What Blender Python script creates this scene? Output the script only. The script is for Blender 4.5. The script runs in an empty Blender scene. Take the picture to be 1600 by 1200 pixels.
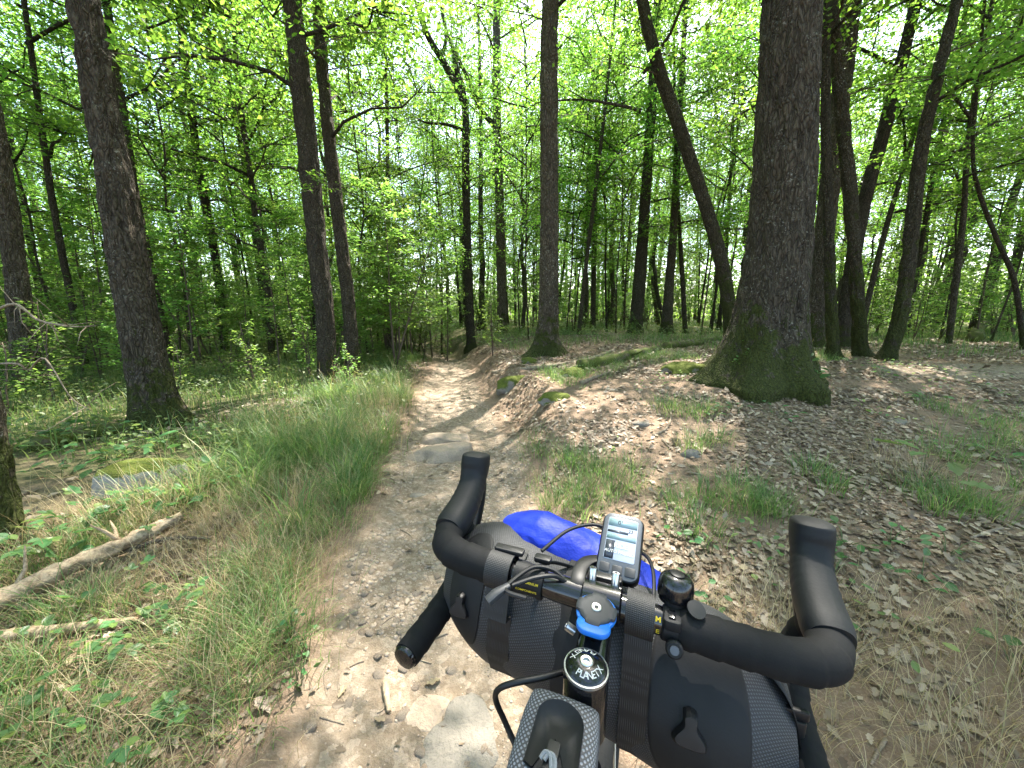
import bpy, math, random
import numpy as np
from mathutils import Vector
from math import radians, sin, cos, pi

# ------------------------------------------------------------------ camera, sky, sun, exposure
scene = bpy.context.scene
CAM = np.array((0.0, 0.0, 1.32)); PITCH = radians(10.8); FPX = 577.0
cd = bpy.data.cameras.new("camera"); cam = bpy.data.objects.new("camera", cd)
scene.collection.objects.link(cam)
cd.sensor_width = 36.0; cd.lens = FPX / 1600 * 36; cd.clip_start = 0.02; cd.clip_end = 1000
cam.location = CAM; cam.rotation_euler = (pi / 2 - PITCH, 0, 0)
scene.camera = cam

SUN_EL, SUN_AZ = radians(62), radians(24)         # azimuth from +Y towards +X
world = bpy.data.worlds.new("World"); scene.world = world; world.use_nodes = True
wt = world.node_tree
sky = wt.nodes.new("ShaderNodeTexSky"); sky.sky_type = 'NISHITA'; sky.sun_disc = False
sky.sun_elevation = SUN_EL; sky.sun_rotation = SUN_AZ
sky.dust_density = 3.0; sky.air_density = 1.0; sky.altitude = 200
wt.links.new(sky.outputs[0], wt.nodes["Background"].inputs[0])
wt.nodes["Background"].inputs[1].default_value = 0.15
sl = bpy.data.lights.new("sun", 'SUN'); sl.energy = 3.9; sl.angle = radians(0.55); sl.color = (1.0, 0.95, 0.86)
so = bpy.data.objects.new("sun", sl); scene.collection.objects.link(so)
sd = Vector((sin(SUN_AZ) * cos(SUN_EL), cos(SUN_AZ) * cos(SUN_EL), sin(SUN_EL)))
so.rotation_euler = sd.to_track_quat('Z', 'Y').to_euler(); so.location = (0, 0, 30)
vs = scene.view_settings
vs.view_transform = 'Standard'; vs.look = 'None'; vs.gamma = 1.0; vs.use_curve_mapping = False
vs.exposure = 2.7
cy = scene.cycles
cy.max_bounces = 7; cy.diffuse_bounces = 6; cy.glossy_bounces = 2; cy.transmission_bounces = 5
cy.caustics_reflective = False; cy.caustics_refractive = False
cy.use_denoising = True; cy.sample_clamp_indirect = 6.0

rng = np.random.default_rng(11); random.seed(11)
COL = scene.collection

# ------------------------------------------------------------------ numeric helpers
def sst(a, b, x):
    t = np.clip((x - a) / (b - a), 0, 1); return t * t * (3 - 2 * t)
def _h(ix, iy, iz, s):
    n = (ix.astype(np.int64) * 374761393 + iy.astype(np.int64) * 668265263 + iz.astype(np.int64) * 2147483647 + s * 974634777) & 0xFFFFFFFF
    n = ((n ^ (n >> 13)) * 1274126177) & 0xFFFFFFFF
    return ((n ^ (n >> 16)) & 0xFFFF) / 65535.0
def vn(x, y, z=0.0, s=0):
    x, y, z = np.broadcast_arrays(np.asarray(x, float), np.asarray(y, float), np.asarray(z, float))
    fx, fy, fz = np.floor(x), np.floor(y), np.floor(z)
    u, v, w = x - fx, y - fy, z - fz
    u, v, w = [q * q * (3 - 2 * q) for q in (u, v, w)]
    r = 0
    for dx in (0, 1):
        for dy in (0, 1):
            for dz in (0, 1):
                r = r + _h(fx + dx, fy + dy, fz + dz, s) * (u if dx else 1 - u) * (v if dy else 1 - v) * (w if dz else 1 - w)
    return r
def norm(a): return a / np.maximum(np.linalg.norm(a, axis=-1, keepdims=True), 1e-9)

PY = np.array([-6, -1, .9, 1.43, 2.67, 4.7, 6.9, 11, 14, 20, 40, 90.])
PX = np.array([.9, .12, -.22, -.30, -.42, -.74, -1.16, -1.83, -2.7, -5.0, -11, -30.])
PW = np.array([.55, .55, .53, .53, .56, .52, .49, .36, .33, .3, .3, .3])
def path_c(y): return np.interp(y, PY, PX)
def path_w(y): return np.interp(y, PY, PW)
def pmask(x, y):
    s = np.abs(x - path_c(y)) / path_w(y) + .35 * (vn(x * 2.2, y * 2.2, 0, 5) - .5)
    m = 1 - sst(.85, 1.2, s)
    e = np.hypot((x - 6.6) / 2.3, (y - 5.0 - .1 * (x - 6)) / .55) + .4 * (vn(x * 1.5, y * 1.5, 0, 6) - .5)
    e2 = np.hypot((x - 3.6 - .18 * (y - 13)) / .5, (y - 14) / 4.0) + .4 * (vn(x * 1.5, y * 1.5, 0, 7) - .5)
    return np.maximum(m, np.maximum(.9 * (1 - sst(.75, 1.1, e)), .8 * (1 - sst(.7, 1.1, e2))))
def H(x, y):
    x = np.asarray(x, float); y = np.asarray(y, float)
    s = x - path_c(y); B = sst(1.8, 5.2, y)
    z = B * (0.42 * sst(.5, 1.2, s + .3 * (vn(x * .9, y * .9, 0, 9) - .5)) + .14 * sst(1.2, 4, s)) + (1 - B) * .12 * sst(.6, 2.8, s)
    far = sst(9, 15, y)
    z = z - .4 * far * (1 - sst(.6, 3.0, np.abs(s)))
    z = z - .05 * (1 - sst(.6, 1.15, np.abs(s) / path_w(y)))
    z = z + .16 * sst(.6, 1.6, -s) * sst(3, 9, y) * 0.4
    amp = sst(.25, 1.2, np.hypot(x - .15, y - .5))
    z = z + amp * (.07 * (vn(x * .8, y * .8, 0, 1) - .5) + .035 * (vn(x * 2.7, y * 2.7, 0, 2) - .5)) + .016 * (vn(x * 9, y * 9, 0, 3) - .5)
    z = z + .5 * sst(15, 60, np.hypot(x, y)) * (vn(x * .08, y * .08, 0, 4) - .4)
    return z
def ray(u, v):
    a, b = (u - 800) / FPX, (v - 600) / FPX
    return np.array((a, cos(PITCH) - sin(PITCH) * b, -sin(PITCH) - cos(PITCH) * b))
def gp(u, v):
    """where the sight line through a photograph point meets the ground"""
    d = ray(u, v); t = np.arange(.6, 60, .01); p = CAM + d * t[:, None]
    k = np.nonzero(p[:, 2] < H(p[:, 0], p[:, 1]))[0]
    i = k[0] if len(k) else len(t) - 1
    return np.array((p[i, 0], p[i, 1], float(H(p[i, 0], p[i, 1]))))
def at_y(u, v, Y):
    d = ray(u, v); return CAM + d * (Y / d[1])
def project(p):
    q = p - CAM; f = q[1] * cos(PITCH) - q[2] * sin(PITCH); dn = -q[2] * cos(PITCH) - q[1] * sin(PITCH)
    return (800 + FPX * q[0] / f, 600 + FPX * dn / f, f) if f > .05 else (-9999, -9999, f)

# ------------------------------------------------------------------ mesh helpers
def mesh(name, V, faces, mat=None, smooth=False, attrs=None):
    """faces: list of integer arrays (n,k)"""
    me = bpy.data.meshes.new(name)
    V = np.asarray(V, np.float32)
    me.vertices.add(len(V)); me.vertices.foreach_set("co", V.ravel())
    faces = [np.asarray(f, np.int32) for f in faces if len(f)]
    loops = np.concatenate([f.ravel() for f in faces])
    tot = np.concatenate([np.full(len(f), f.shape[1], np.int32) for f in faces])
    st = np.concatenate(([0], np.cumsum(tot)[:-1])).astype(np.int32)
    me.loops.add(len(loops)); me.loops.foreach_set("vertex_index", loops)
    me.polygons.add(len(tot)); me.polygons.foreach_set("loop_start", st)
    if smooth: me.polygons.foreach_set("use_smooth", np.ones(len(tot), bool))
    for k, a in (attrs or {}).items():
        me.attributes.new(k, 'FLOAT', 'POINT').data.foreach_set("value", np.asarray(a, np.float32))
    me.update(calc_edges=True); me.validate()
    if mat: me.materials.append(mat)
    return me
def join(parts):
    """parts: list of (V, [faces])"""
    Vs, Fs, o = [], {}, 0
    for V, fs in parts:
        Vs.append(V)
        for f in fs:
            f = np.asarray(f)
            if len(f): Fs.setdefault(f.shape[1], []).append(f + o)
        o += len(V)
    return np.concatenate(Vs), [np.concatenate(v) for v in Fs.values()]
def obj(name, me, parent=None, loc=None):
    o = bpy.data.objects.new(name, me); COL.objects.link(o)
    if parent is not None: o.parent = parent
    if loc is not None: o.location = loc
    return o
def tag(o, label=None, cat=None, group=None, kind=None):
    if label: o["label"] = label
    if cat: o["category"] = cat
    if group: o["group"] = group
    if kind: o["kind"] = kind
    return o
def empty(name, loc, label, cat, group=None):
    o = obj(name, None, None, loc); o.empty_display_size = .1
    return tag(o, label, cat, group)
def frames(P):
    P = np.asarray(P, float); T = norm(np.gradient(P, axis=0))
    n0 = np.cross(T[0], (0, 0, 1.0))
    if np.linalg.norm(n0) < .1: n0 = np.cross(T[0], (0, 1.0, 0))
    N = [n0 / np.linalg.norm(n0)]
    for i in range(1, len(P)):
        n = N[-1] - T[i] * np.dot(N[-1], T[i]); N.append(n / np.linalg.norm(n))
    N = np.array(N); return T, N, np.cross(T, N)
def tube(P, R, n=8, cap=True, R2=None, pw=2.0, N0=None, rad=None):
    """swept tube; R radii along first normal, R2 along the second; pw superellipse power"""
    P = np.asarray(P, float); m = len(P); R = np.broadcast_to(np.asarray(R, float), (m,)); R2 = R if R2 is None else np.broadcast_to(np.asarray(R2, float), (m,))
    T, N, B = frames(P)
    if N0 is not None:
        N = np.broadcast_to(np.asarray(N0, float), T.shape); N = norm(N - T * np.sum(N * T, 1, keepdims=True)); B = np.cross(T, N)
    a = np.arange(n) * 2 * pi / n
    ca = np.sign(np.cos(a)) * np.abs(np.cos(a)) ** (2 / pw); sa = np.sign(np.sin(a)) * np.abs(np.sin(a)) ** (2 / pw)
    k = np.ones((m, n)) if rad is None else rad
    V = P[:, None] + k[..., None] * (N[:, None] * (ca[None, :, None] * R[:, None, None]) + B[:, None] * (sa[None, :, None] * R2[:, None, None]))
    i = np.arange(m - 1)[:, None] * n; j = np.arange(n)[None]; jn = (j + 1) % n
    F = np.stack([i + j, i + jn, i + n + jn, i + n + j], -1).reshape(-1, 4)
    V = V.reshape(-1, 3); fs = [F]
    if cap:
        fs.append(np.arange(n)[::-1][None]); fs.append((np.arange(n) + (m - 1) * n)[None])
    return V, fs
def smooth_pts(P, n):
    """Catmull-Rom resample"""
    P = np.asarray(P, float); Q = np.vstack([2 * P[0] - P[1], P, 2 * P[-1] - P[-2]])
    t = np.linspace(0, len(P) - 1 - 1e-6, n); i = t.astype(int); f = (t - i)[:, None]
    a, b, c, d = Q[i], Q[i + 1], Q[i + 2], Q[i + 3]
    return .5 * (2 * b + (c - a) * f + (2 * a - 5 * b + 4 * c - d) * f ** 2 + (3 * b - a - 3 * c + d) * f ** 3)
def box(c, sx, sy, sz, ax=None, bev=0.0):
    ax = np.eye(3) if ax is None else np.asarray(ax, float)
    s = np.array((sx, sy, sz)) / 2
    if bev <= 0:
        L = np.array([(x, y, z) for x in (-1, 1) for y in (-1, 1) for z in (-1, 1)]) * s
        F = [(0, 1, 3, 2), (4, 6, 7, 5), (0, 4, 5, 1), (2, 3, 7, 6), (0, 2, 6, 4), (1, 5, 7, 3)]
        return np.asarray(c) + L @ ax, [np.array(F)]
    return rbox(c, sx, sy, sz, ax, bev)
def rbox(c, sx, sy, sz, ax, r, n=5):
    """box with rounded vertical edges and chamfered top and bottom"""
    out = []
    def ring(ins, z):
        pts = []
        rr = max(r - ins, 1e-4)
        for qx, qy, a0 in ((1, 1, 0), (-1, 1, pi / 2), (-1, -1, pi), (1, -1, 3 * pi / 2)):
            for k in range(n):
                a = a0 + k * (pi / 2) / (n - 1)
                pts.append((qx * (sx / 2 - r) + rr * cos(a), qy * (sy / 2 - r) + rr * sin(a), z))
        return np.array(pts)
    b = min(r * .5, sz * .3)
    R = np.concatenate([ring(b, -sz / 2), ring(b * .3, -sz / 2 + b * .3), ring(0, -sz / 2 + b), ring(0, sz / 2 - b), ring(b * .3, sz / 2 - b * .3), ring(b, sz / 2)])
    m = 4 * n; F = []
    for i in range(5):
        for j in range(m): F.append((i * m + j, i * m + (j + 1) % m, (i + 1) * m + (j + 1) % m, (i + 1) * m + j))
    return np.asarray(c) + R @ np.asarray(ax), [np.array(F), np.arange(m)[::-1][None], (np.arange(m) + 5 * m)[None]]
def lathe(o, axis, prof, n=32, rmod=None):
    """prof: (radius, height) pairs"""
    axis = norm(np.asarray(axis, float)); a = np.cross(axis, (0.3, 1, .2)); a = a / np.linalg.norm(a); b = np.cross(axis, a)
    th = np.arange(n) * 2 * pi / n; V = []
    for r, h in prof:
        k = 1 if rmod is None else rmod(th)
        V.append(np.asarray(o) + axis * h + (np.cos(th) * r * k)[:, None] * a + (np.sin(th) * r * k)[:, None] * b)
    V = np.concatenate(V); m = len(prof)
    i = np.arange(m - 1)[:, None] * n; j = np.arange(n)[None]; jn = (j + 1) % n
    F = np.stack([i + j, i + jn, i + n + jn, i + n + j], -1).reshape(-1, 4)
    return V, [F, np.arange(n)[::-1][None], (np.arange(n) + (m - 1) * n)[None]]
def scatter(T, TF, c, side, fwd, nor, size):
    """copies of a template leaf: T (k,3) verts, TF list of face arrays"""
    n, k = len(c), len(T); size = np.broadcast_to(size, (n,))
    V = c[:, None] + size[:, None, None] * (T[None, :, 0, None] * side[:, None] + T[None, :, 1, None] * fwd[:, None] + T[None, :, 2, None] * nor[:, None])
    off = (np.arange(n) * k)[:, None, None]
    return V.reshape(-1, 3), [(np.asarray(f)[None] + off).reshape(-1, np.asarray(f).shape[1]) for f in TF]
LEAF = (np.array([(0, 0, 0), (.30, .42, .07), (0, 1, -.04), (-.30, .42, .07)]), [np.array([(0, 1, 2), (0, 2, 3)])])
_hp = [(.05, .10), (.17, .2), (.12, .31), (.29, .45), (.19, .55), (.31, .70), (.17, .80), (.12, .93)]
OAKT = np.array([(0, 0, 0)] + [(x, y, .25 * x) for x, y in _hp] + [(0, 1, -.05)] + [(-x, y, .25 * x) for x, y in _hp[::-1]])
OAK = (OAKT, [np.array([list(range(0, 10))]), np.array([[0, 9] + list(range(10, 18))])])
OVT = [(.16, .12), (.3, .35), (.3, .6), (.15, .85)]
OVAL = (np.array([(0, 0, 0)] + [(x, y, .2 * x) for x, y in OVT] + [(0, 1, -.06)] + [(-x, y, .2 * x) for x, y in OVT[::-1]]), [np.array([[0, 1, 2, 3, 4, 5]]), np.array([[0, 5, 6, 7, 8, 9]])])
def leaf_frames(n, tilt, r=None, fwd=None):
    r = r or rng
    nor = norm(np.stack([r.normal(0, tilt, n), r.normal(0, tilt, n), np.ones(n)], 1))
    if fwd is None:
        a = r.uniform(0, 2 * pi, n); fwd = np.stack([np.cos(a), np.sin(a), r.normal(-.15, .3, n)], 1)
    fwd = norm(fwd - nor * np.sum(fwd * nor, 1, keepdims=True))
    return np.cross(fwd, nor), fwd, nor
def blades(p, az, L, w, phi0, phi1, seg=4):
    """grass blades as curved tapering strips"""
    n = len(p); s = np.linspace(0, 1, seg + 1)
    ph = phi0[:, None] + (phi1 - phi0)[:, None] * s[None]
    dh = np.sin(ph) * (L / seg)[:, None]; dz = np.cos(ph) * (L / seg)[:, None]
    hh = np.concatenate([np.zeros((n, 1)), np.cumsum(dh[:, :-1], 1)], 1); zz = np.concatenate([np.zeros((n, 1)), np.cumsum(dz[:, :-1], 1)], 1)
    d = np.stack([np.cos(az), np.sin(az)], 1); e = np.stack([-np.sin(az), np.cos(az)], 1)
    C = np.empty((n, seg + 1, 3)); C[..., 0] = p[:, 0, None] + hh * d[:, 0, None]; C[..., 1] = p[:, 1, None] + hh * d[:, 1, None]; C[..., 2] = p[:, 2, None] + zz
    W = (w[:, None] * (1 - .85 * s[None] ** 1.6))[..., None] * np.concatenate([e, np.zeros((n, 1))], 1)[:, None] * .5
    V = np.empty((n, 2 * seg + 1, 3)); V[:, 0:2 * seg:2] = C[:, :-1] - W[:, :-1]; V[:, 1:2 * seg:2] = C[:, :-1] + W[:, :-1]; V[:, -1] = C[:, -1]
    k = 2 * seg + 1; off = (np.arange(n) * k)[:, None, None]
    q = np.array([(2 * i, 2 * i + 1, 2 * i + 3, 2 * i + 2) for i in range(seg - 1)]); t = np.array([(2 * seg - 2, 2 * seg - 1, 2 * seg)])
    return V.reshape(-1, 3), [(q[None] + off).reshape(-1, 4), (t[None] + off).reshape(-1, 3)]

# ------------------------------------------------------------------ materials
class M:
    def __init__(s, name):
        s.m = bpy.data.materials.new(name); s.m.use_nodes = True; s.t = s.m.node_tree
        s.t.nodes.clear(); s.out = s.t.nodes.new("ShaderNodeOutputMaterial")
    def n(s, typ, **k):
        nd = s.t.nodes.new("ShaderNode" + typ)
        for a, b in k.items():
            if a.startswith("i_"):
                key = a[2:].replace("_", " ")
                s.set(nd.inputs[int(key) if key.isdigit() else key], b)
            else: setattr(nd, a, b)
        return nd
    def set(s, sock, v):
        if isinstance(v, bpy.types.NodeSocket): s.t.links.new(v, sock)
        elif hasattr(v, "outputs"): s.t.links.new(v.outputs[0], sock)
        else:
            if isinstance(v, tuple) and len(v) == 3 and sock.type == 'RGBA': v = v + (1,)
            sock.default_value = v
    def coord(s, kind="Object", scale=(1, 1, 1)):
        return s.n("Mapping", i_Vector=s.n("TexCoord").outputs[kind], i_Scale=scale)
    def noise(s, vec, scale, detail=4, rough=.55, out=0):
        return s.n("TexNoise", i_Vector=vec, i_Scale=scale, i_Detail=detail, i_Roughness=rough).outputs[out]
    def ramp(s, fac, *st):
        r = s.n("ValToRGB", i_Fac=fac); e = r.color_ramp.elements
        while len(e) < len(st): e.new(.5)
        for el, (p, c) in zip(e, st): el.position = p; el.color = (c if isinstance(c, tuple) else (c, c, c)) + (1,)
        return r.outputs[0]
    def mix(s, fac, a, b, typ='MIX'):
        m = s.n("Mix", data_type='RGBA', blend_type=typ); s.set(m.inputs[0], fac); s.set(m.inputs[6], a); s.set(m.inputs[7], b); return m.outputs[2]
    def math(s, op, a, b=0.0, clamp=False):
        m = s.n("Math", operation=op, use_clamp=clamp); s.set(m.inputs[0], a); s.set(m.inputs[1], b); return m.outputs[0]
    def bump(s, h, strength=.5, dist=.01): return s.n("Bump", i_Height=h, i_Strength=strength, i_Distance=dist).outputs[0]
    def bsdf(s, **k): return s.n("BsdfPrincipled", **k)
    def done(s, sh): s.t.links.new(sh.outputs[0], s.out.inputs[0]); return s.m

def leaf_mat(name, stops, trans, tf=.5, rough=.45, spec=.35, tint=.25):
    m = M(name); g = m.n("NewGeometry").outputs["Random Per Island"]; o = m.n("ObjectInfo").outputs["Random"]
    c = m.ramp(g, *stops)
    v = m.math('ADD', m.math('MULTIPLY', o, tint * 2), 1 - tint)
    hs = m.n("HueSaturation", i_Hue=m.math('ADD', m.math('MULTIPLY', o, .03), .485), i_Value=v, i_Color=c)
    tr = m.mix(1.0, hs.outputs[0], trans, 'MULTIPLY')
    p = m.bsdf(i_Base_Color=hs.outputs[0], i_Roughness=rough); p.inputs["Specular IOR Level"].default_value = spec
    t = m.n("BsdfTranslucent", i_Color=tr)
    x = m.n("MixShader", i_Fac=tf); m.t.links.new(p.outputs[0], x.inputs[1]); m.t.links.new(t.outputs[0], x.inputs[2])
    return m.done(x)
M_LEAF = leaf_mat("oak_leaf_green", [(0, (.065, .125, .024)), (.5, (.088, .158, .03)), (1, (.13, .195, .042))], (2.5, 2.75, 1.6), .54)
M_UNDER = leaf_mat("understory_leaf", [(0, (.075, .14, .038)), (.5, (.105, .18, .046)), (1, (.15, .22, .065))], (2.5, 2.5, 1.6), .54)
M_HERB = leaf_mat("herb_leaf", [(0, (.08, .14, .05)), (.5, (.11, .175, .06)), (1, (.2, .24, .08))], (2.0, 1.9, 1.4), .42)
M_BRAM = leaf_mat("bramble_leaf", [(0, (.06, .14, .05)), (.7, (.08, .17, .06)), (1, (.2, .24, .05))], (1.8, 1.9, 1.2), .35, .4)
M_GRASS = leaf_mat("green_grass", [(0, (.075, .14, .04)), (.6, (.115, .19, .06)), (.9, (.18, .23, .09)), (1, (.34, .31, .16))], (1.8, 1.8, 1.3), .45)
M_DRY = leaf_mat("dry_grass", [(0, (.28, .22, .12)), (.5, (.42, .34, .19)), (.8, (.55, .46, .28)), (1, (.2, .22, .08))], (1.5, 1.4, 1.2), .35)
M_LITTER = leaf_mat("dead_oak_leaf", [(0, (.095, .066, .042)), (.35, (.18, .135, .088)), (.7, (.28, .217, .148)), (1, (.43, .35, .255))], (1.2, 1.1, 1.0), .18, .55, .4)

def bark_mat(name, dark, light, lichen, moss_h, moss_amt, sc=1.0):
    m = M(name); v = m.coord("Object", (1, 1, .36)); w = m.n("TexCoord").outputs["Object"]
    n1 = m.noise(v, 24 * sc, 6, .65); n2 = m.n("TexVoronoi", i_Vector=m.mix(.18, v, m.n("TexNoise", i_Vector=v, i_Scale=9 * sc).outputs[1]), i_Scale=30 * sc, feature='DISTANCE_TO_EDGE').outputs[0]
    crack = m.ramp(n2, (0, 0.0), (.3, 1.0))
    h = m.math('ADD', m.math('MULTIPLY', crack, .5), m.math('MULTIPLY', n1, 1.0))
    col = m.mix(m.ramp(h, (.25, 0.0), (1.0, 1.0)), dark, light)
    li = m.ramp(m.noise(w, 38 * sc, 5, .7), (.57, 0.0), (.64, 1.0))
    li = m.math('MULTIPLY', li, m.ramp(m.noise(w, 3.1, 2), (.42, 0.0), (.6, 1.0)))
    col = m.mix(m.math('MULTIPLY', li, .9), col, lichen)
    z = m.n("SeparateXYZ", i_Vector=w).outputs[2]
    mo = m.math('ADD', m.math('SUBTRACT', 1.0, m.math('DIVIDE', z, moss_h)), m.math('MULTIPLY', m.math('SUBTRACT', m.noise(w, 4.5, 8, .75), .5), 4.2))
    mo = m.math('MULTIPLY', m.ramp(mo, (.42, 0.0), (.62, 1.0)), moss_amt)
    mc = m.ramp(m.noise(w, 55, 3), (.3, (.028, .034, .008)), (.7, (.085, .1, .02)))
    ov = m.n('ObjectInfo').outputs['Random']; col = m.n('HueSaturation', i_Value=m.math('ADD', m.math('MULTIPLY', ov, .6), .7), i_Color=col).outputs[0]
    col = m.mix(mo, col, mc)
    b = m.bump(m.math('ADD', h, m.math('MULTIPLY', m.noise(w, 90 * sc, 3), .35)), 1.0, .07)
    p = m.bsdf(i_Base_Color=col, i_Roughness=.9, i_Normal=b); p.inputs["Specular IOR Level"].default_value = .2
    return m.done(p)
M_BARK_OAK = bark_mat("oak_bark", (.016, .012, .008), (.14, .112, .08), (.36, .34, .28), 1.15, .95)
M_BARK = bark_mat("brown_bark", (.014, .011, .008), (.11, .087, .062), (.3, .28, .22), .8, .8, 1.3)
M_BARK_MOSS = bark_mat("mossy_bark", (.014, .011, .007), (.105, .085, .055), (.3, .29, .24), 2.6, .85, 1.3)
M_BARK_FAR = bark_mat("grey_brown_bark", (.018, .014, .01), (.105, .087, .066), (.25, .24, .21), .6, .5, 1.0)

def simple(name, col, rough=.6, spec=.5, metal=0.0, bump=None, var=0.0, coat=0.0):
    m = M(name); w = m.n("TexCoord").outputs["Object"]; c = col
    if var: c = m.mix(m.noise(w, 60, 4), tuple(q * (1 - var) for q in col), tuple(q * (1 + var) for q in col))
    p = m.bsdf(i_Base_Color=c, i_Roughness=rough, i_Metallic=metal)
    p.inputs["Specular IOR Level"].default_value = spec; p.inputs["Coat Weight"].default_value = coat
    if bump: m.set(p.inputs["Normal"], m.bump(m.noise(w, bump[0], 3), bump[1], bump[2]))
    return m.done(p)

# ground: soil on the path, leaf mould elsewhere
def ground_mat():
    m = M("forest_soil"); w = m.n("TexCoord").outputs["Object"]
    pm = m.n("Attribute", attribute_name="path").outputs["Fac"]
    gr = m.n("Attribute", attribute_name="green").outputs["Fac"]
    a = m.noise(w, 3.0, 6, .65); b = m.noise(w, 26, 5, .65); c = m.noise(w, 130, 4, .7)
    vo = m.n("TexVoronoi", i_Vector=w, i_Scale=42.0).outputs
    soil = m.mix(m.ramp(a, (.3, 0.0), (.7, 1.0)), (.15, .113, .079), (.235, .182, .13))
    soil = m.mix(m.ramp(b, (.42, 0.0), (.68, 1.0)), soil, (.30, .24, .18))
    soil = m.mix(m.math('MULTIPLY', m.ramp(c, (.5, 0.0), (.72, 1.0)), .55), soil, (.13, .09, .062))
    vr = m.n("SeparateColor", i_0=vo[1]).outputs[0]
    soil = m.mix(m.ramp(vr, (.78, 0.0), (.86, .6)), soil, (.34, .275, .21))
    mould = m.mix(b, (.12, .082, .055), (.27, .19, .13))
    mould = m.mix(m.ramp(c, (.5, 0.0), (.7, .8)), mould, (.36, .275, .2))
    mould = m.mix(m.ramp(a, (.35, .5), (.6, 0.0)), mould, (.15, .105, .075))
    green = m.mix(b, (.035, .05, .015), (.09, .11, .035))
    mould = m.mix(m.math('MULTIPLY', gr, m.ramp(a, (.3, .3), (.6, .9))), mould, green)
    col = m.mix(pm, mould, soil)
    hh = m.math('ADD', m.math('MULTIPLY', b, .8), m.math('ADD', m.math('MULTIPLY', c, .5), m.math('MULTIPLY', vo[0], -.35)))
    p = m.bsdf(i_Base_Color=col, i_Roughness=.95, i_Normal=m.bump(hh, .8, .02)); p.inputs["Specular IOR Level"].default_value = .15
    return m.done(p)
M_SOIL = ground_mat()
def rock_mat(name, c0, c1, moss):
    m = M(name); w = m.n("TexCoord").outputs["Object"]; a = m.noise(w, 9, 6, .65); b = m.noise(w, 70, 4, .7)
    col = m.mix(a, c0, c1); col = m.mix(m.ramp(b, (.5, 0.0), (.75, .5)), col, tuple(q * .55 for q in c0))
    if moss:
        nz = m.n("SeparateXYZ", i_Vector=m.n("NewGeometry").outputs["Normal"]).outputs[2]
        f = m.ramp(m.math('ADD', nz, m.math('MULTIPLY', m.math('SUBTRACT', a, .5), 2.2)), (.45 - moss * .6, 0.0), (.75 - moss * .6, 1.0))
        mc = m.ramp(m.noise(w, 120, 3), (.3, (.04, .052, .008)), (.7, (.13, .15, .025)))
        col = m.mix(f, col, mc)
    p = m.bsdf(i_Base_Color=col, i_Roughness=.9, i_Normal=m.bump(m.math('ADD', a, m.math('MULTIPLY', b, .5)), .8, .02)); p.inputs["Specular IOR Level"].default_value = .2
    return m.done(p)
M_ROCK = rock_mat("path_stone", (.25, .19, .14), (.38, .3, .225), 0)
M_ROCK_G = rock_mat("grey_stone", (.13, .115, .095), (.24, .215, .18), 0)
M_PEB = rock_mat("pebble_stone", (.28, .215, .16), (.44, .36, .28), 0)
M_MOSSROCK = rock_mat("mossy_stone", (.13, .115, .095), (.3, .27, .23), .75)
M_MOSSCAP = rock_mat("moss_capped_stone", (.2, .19, .17), (.42, .4, .36), .15)
def wood_mat(name, c0, c1, moss=0.0):
    m = M(name); v = m.n("TexCoord").outputs["Object"]; a = m.noise(v, 14, 6, .7); b = m.noise(v, 60, 5, .7)
    col = m.mix(m.ramp(a, (.35, 0.0), (.65, 1.0)), c0, c1)
    col = m.mix(m.ramp(b, (.45, 0.0), (.7, .7)), col, tuple(q * .35 for q in c0))
    if moss: col = m.mix(m.ramp(m.noise(v, 6, 4), (.5 - moss * .3, 0.0), (.62 - moss * .2, 1.0)), col, (.07, .085, .016))
    p = m.bsdf(i_Base_Color=col, i_Roughness=.85, i_Normal=m.bump(m.math('ADD', a, b), .7, .008)); p.inputs["Specular IOR Level"].default_value = .2
    return m.done(p)
M_DEADWOOD = wood_mat("weathered_wood", (.22, .155, .095), (.5, .39, .265))
M_STICK = wood_mat("dry_stick", (.16, .12, .085), (.36, .29, .21))
M_LOGMOSS = wood_mat("mossy_log_bark", (.06, .045, .032), (.16, .125, .09), .5)
M_TWIG = simple("twig_bark", (.10, .075, .055), .85, .2, var=.4)
M_STEM = simple("green_stem", (.10, .13, .05), .7, .3)

# ------------------------------------------------------------------ ground and path
def warp(a, b, n, c, k):
    lo, hi = math.asinh((a - c) / k), math.asinh((b - c) / k); return c + k * np.sinh(np.linspace(lo, hi, n))
gx = warp(-190, 190, 460, 0.0, 2.2); gy = warp(-60, 260, 500, 2.0, 2.4)
X, Y = np.meshgrid(gx, gy); Z = H(X, Y); PM = pmask(X, Y)
S = X - path_c(Y)
GREEN = np.clip(sst(.6, 1.6, -S) * sst(1.2, 3.5, Y) + sst(9, 16, Y) * .9 + .5 * sst(4.5, 7, Y - .12 * X) * sst(3.5, 7, S), 0, 1)
nx, ny = len(gx), len(gy)
VV = np.stack([X, Y, Z], -1).reshape(-1, 3)
ii = (np.arange(ny - 1)[:, None] * nx + np.arange(nx - 1)[None])
Q = np.stack([ii, ii + 1, ii + nx + 1, ii + nx], -1)
pc = (PM[:-1, :-1] + PM[1:, 1:]) / 2
onp = (pc > .5) & (np.abs(S[:-1, :-1]) < 1.4) & (Y[:-1, :-1] < 16)
def sub(Fq):
    u, inv = np.unique(Fq, return_inverse=True); return u, inv.reshape(-1, 4)
for nm, sel in (("ground", ~onp), ("dirt_path", onp)):
    u, F = sub(Q[sel])
    me = mesh(nm, VV[u], [F], M_SOIL, True, {"path": PM.ravel()[u], "green": GREEN.ravel()[u]})
    o = obj(nm, me); tag(o, "brown forest floor of leaf mould and soil" if nm == "ground" else "narrow pale dirt trail running between grass and bank", nm.replace("_", " "), None, "structure")

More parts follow.
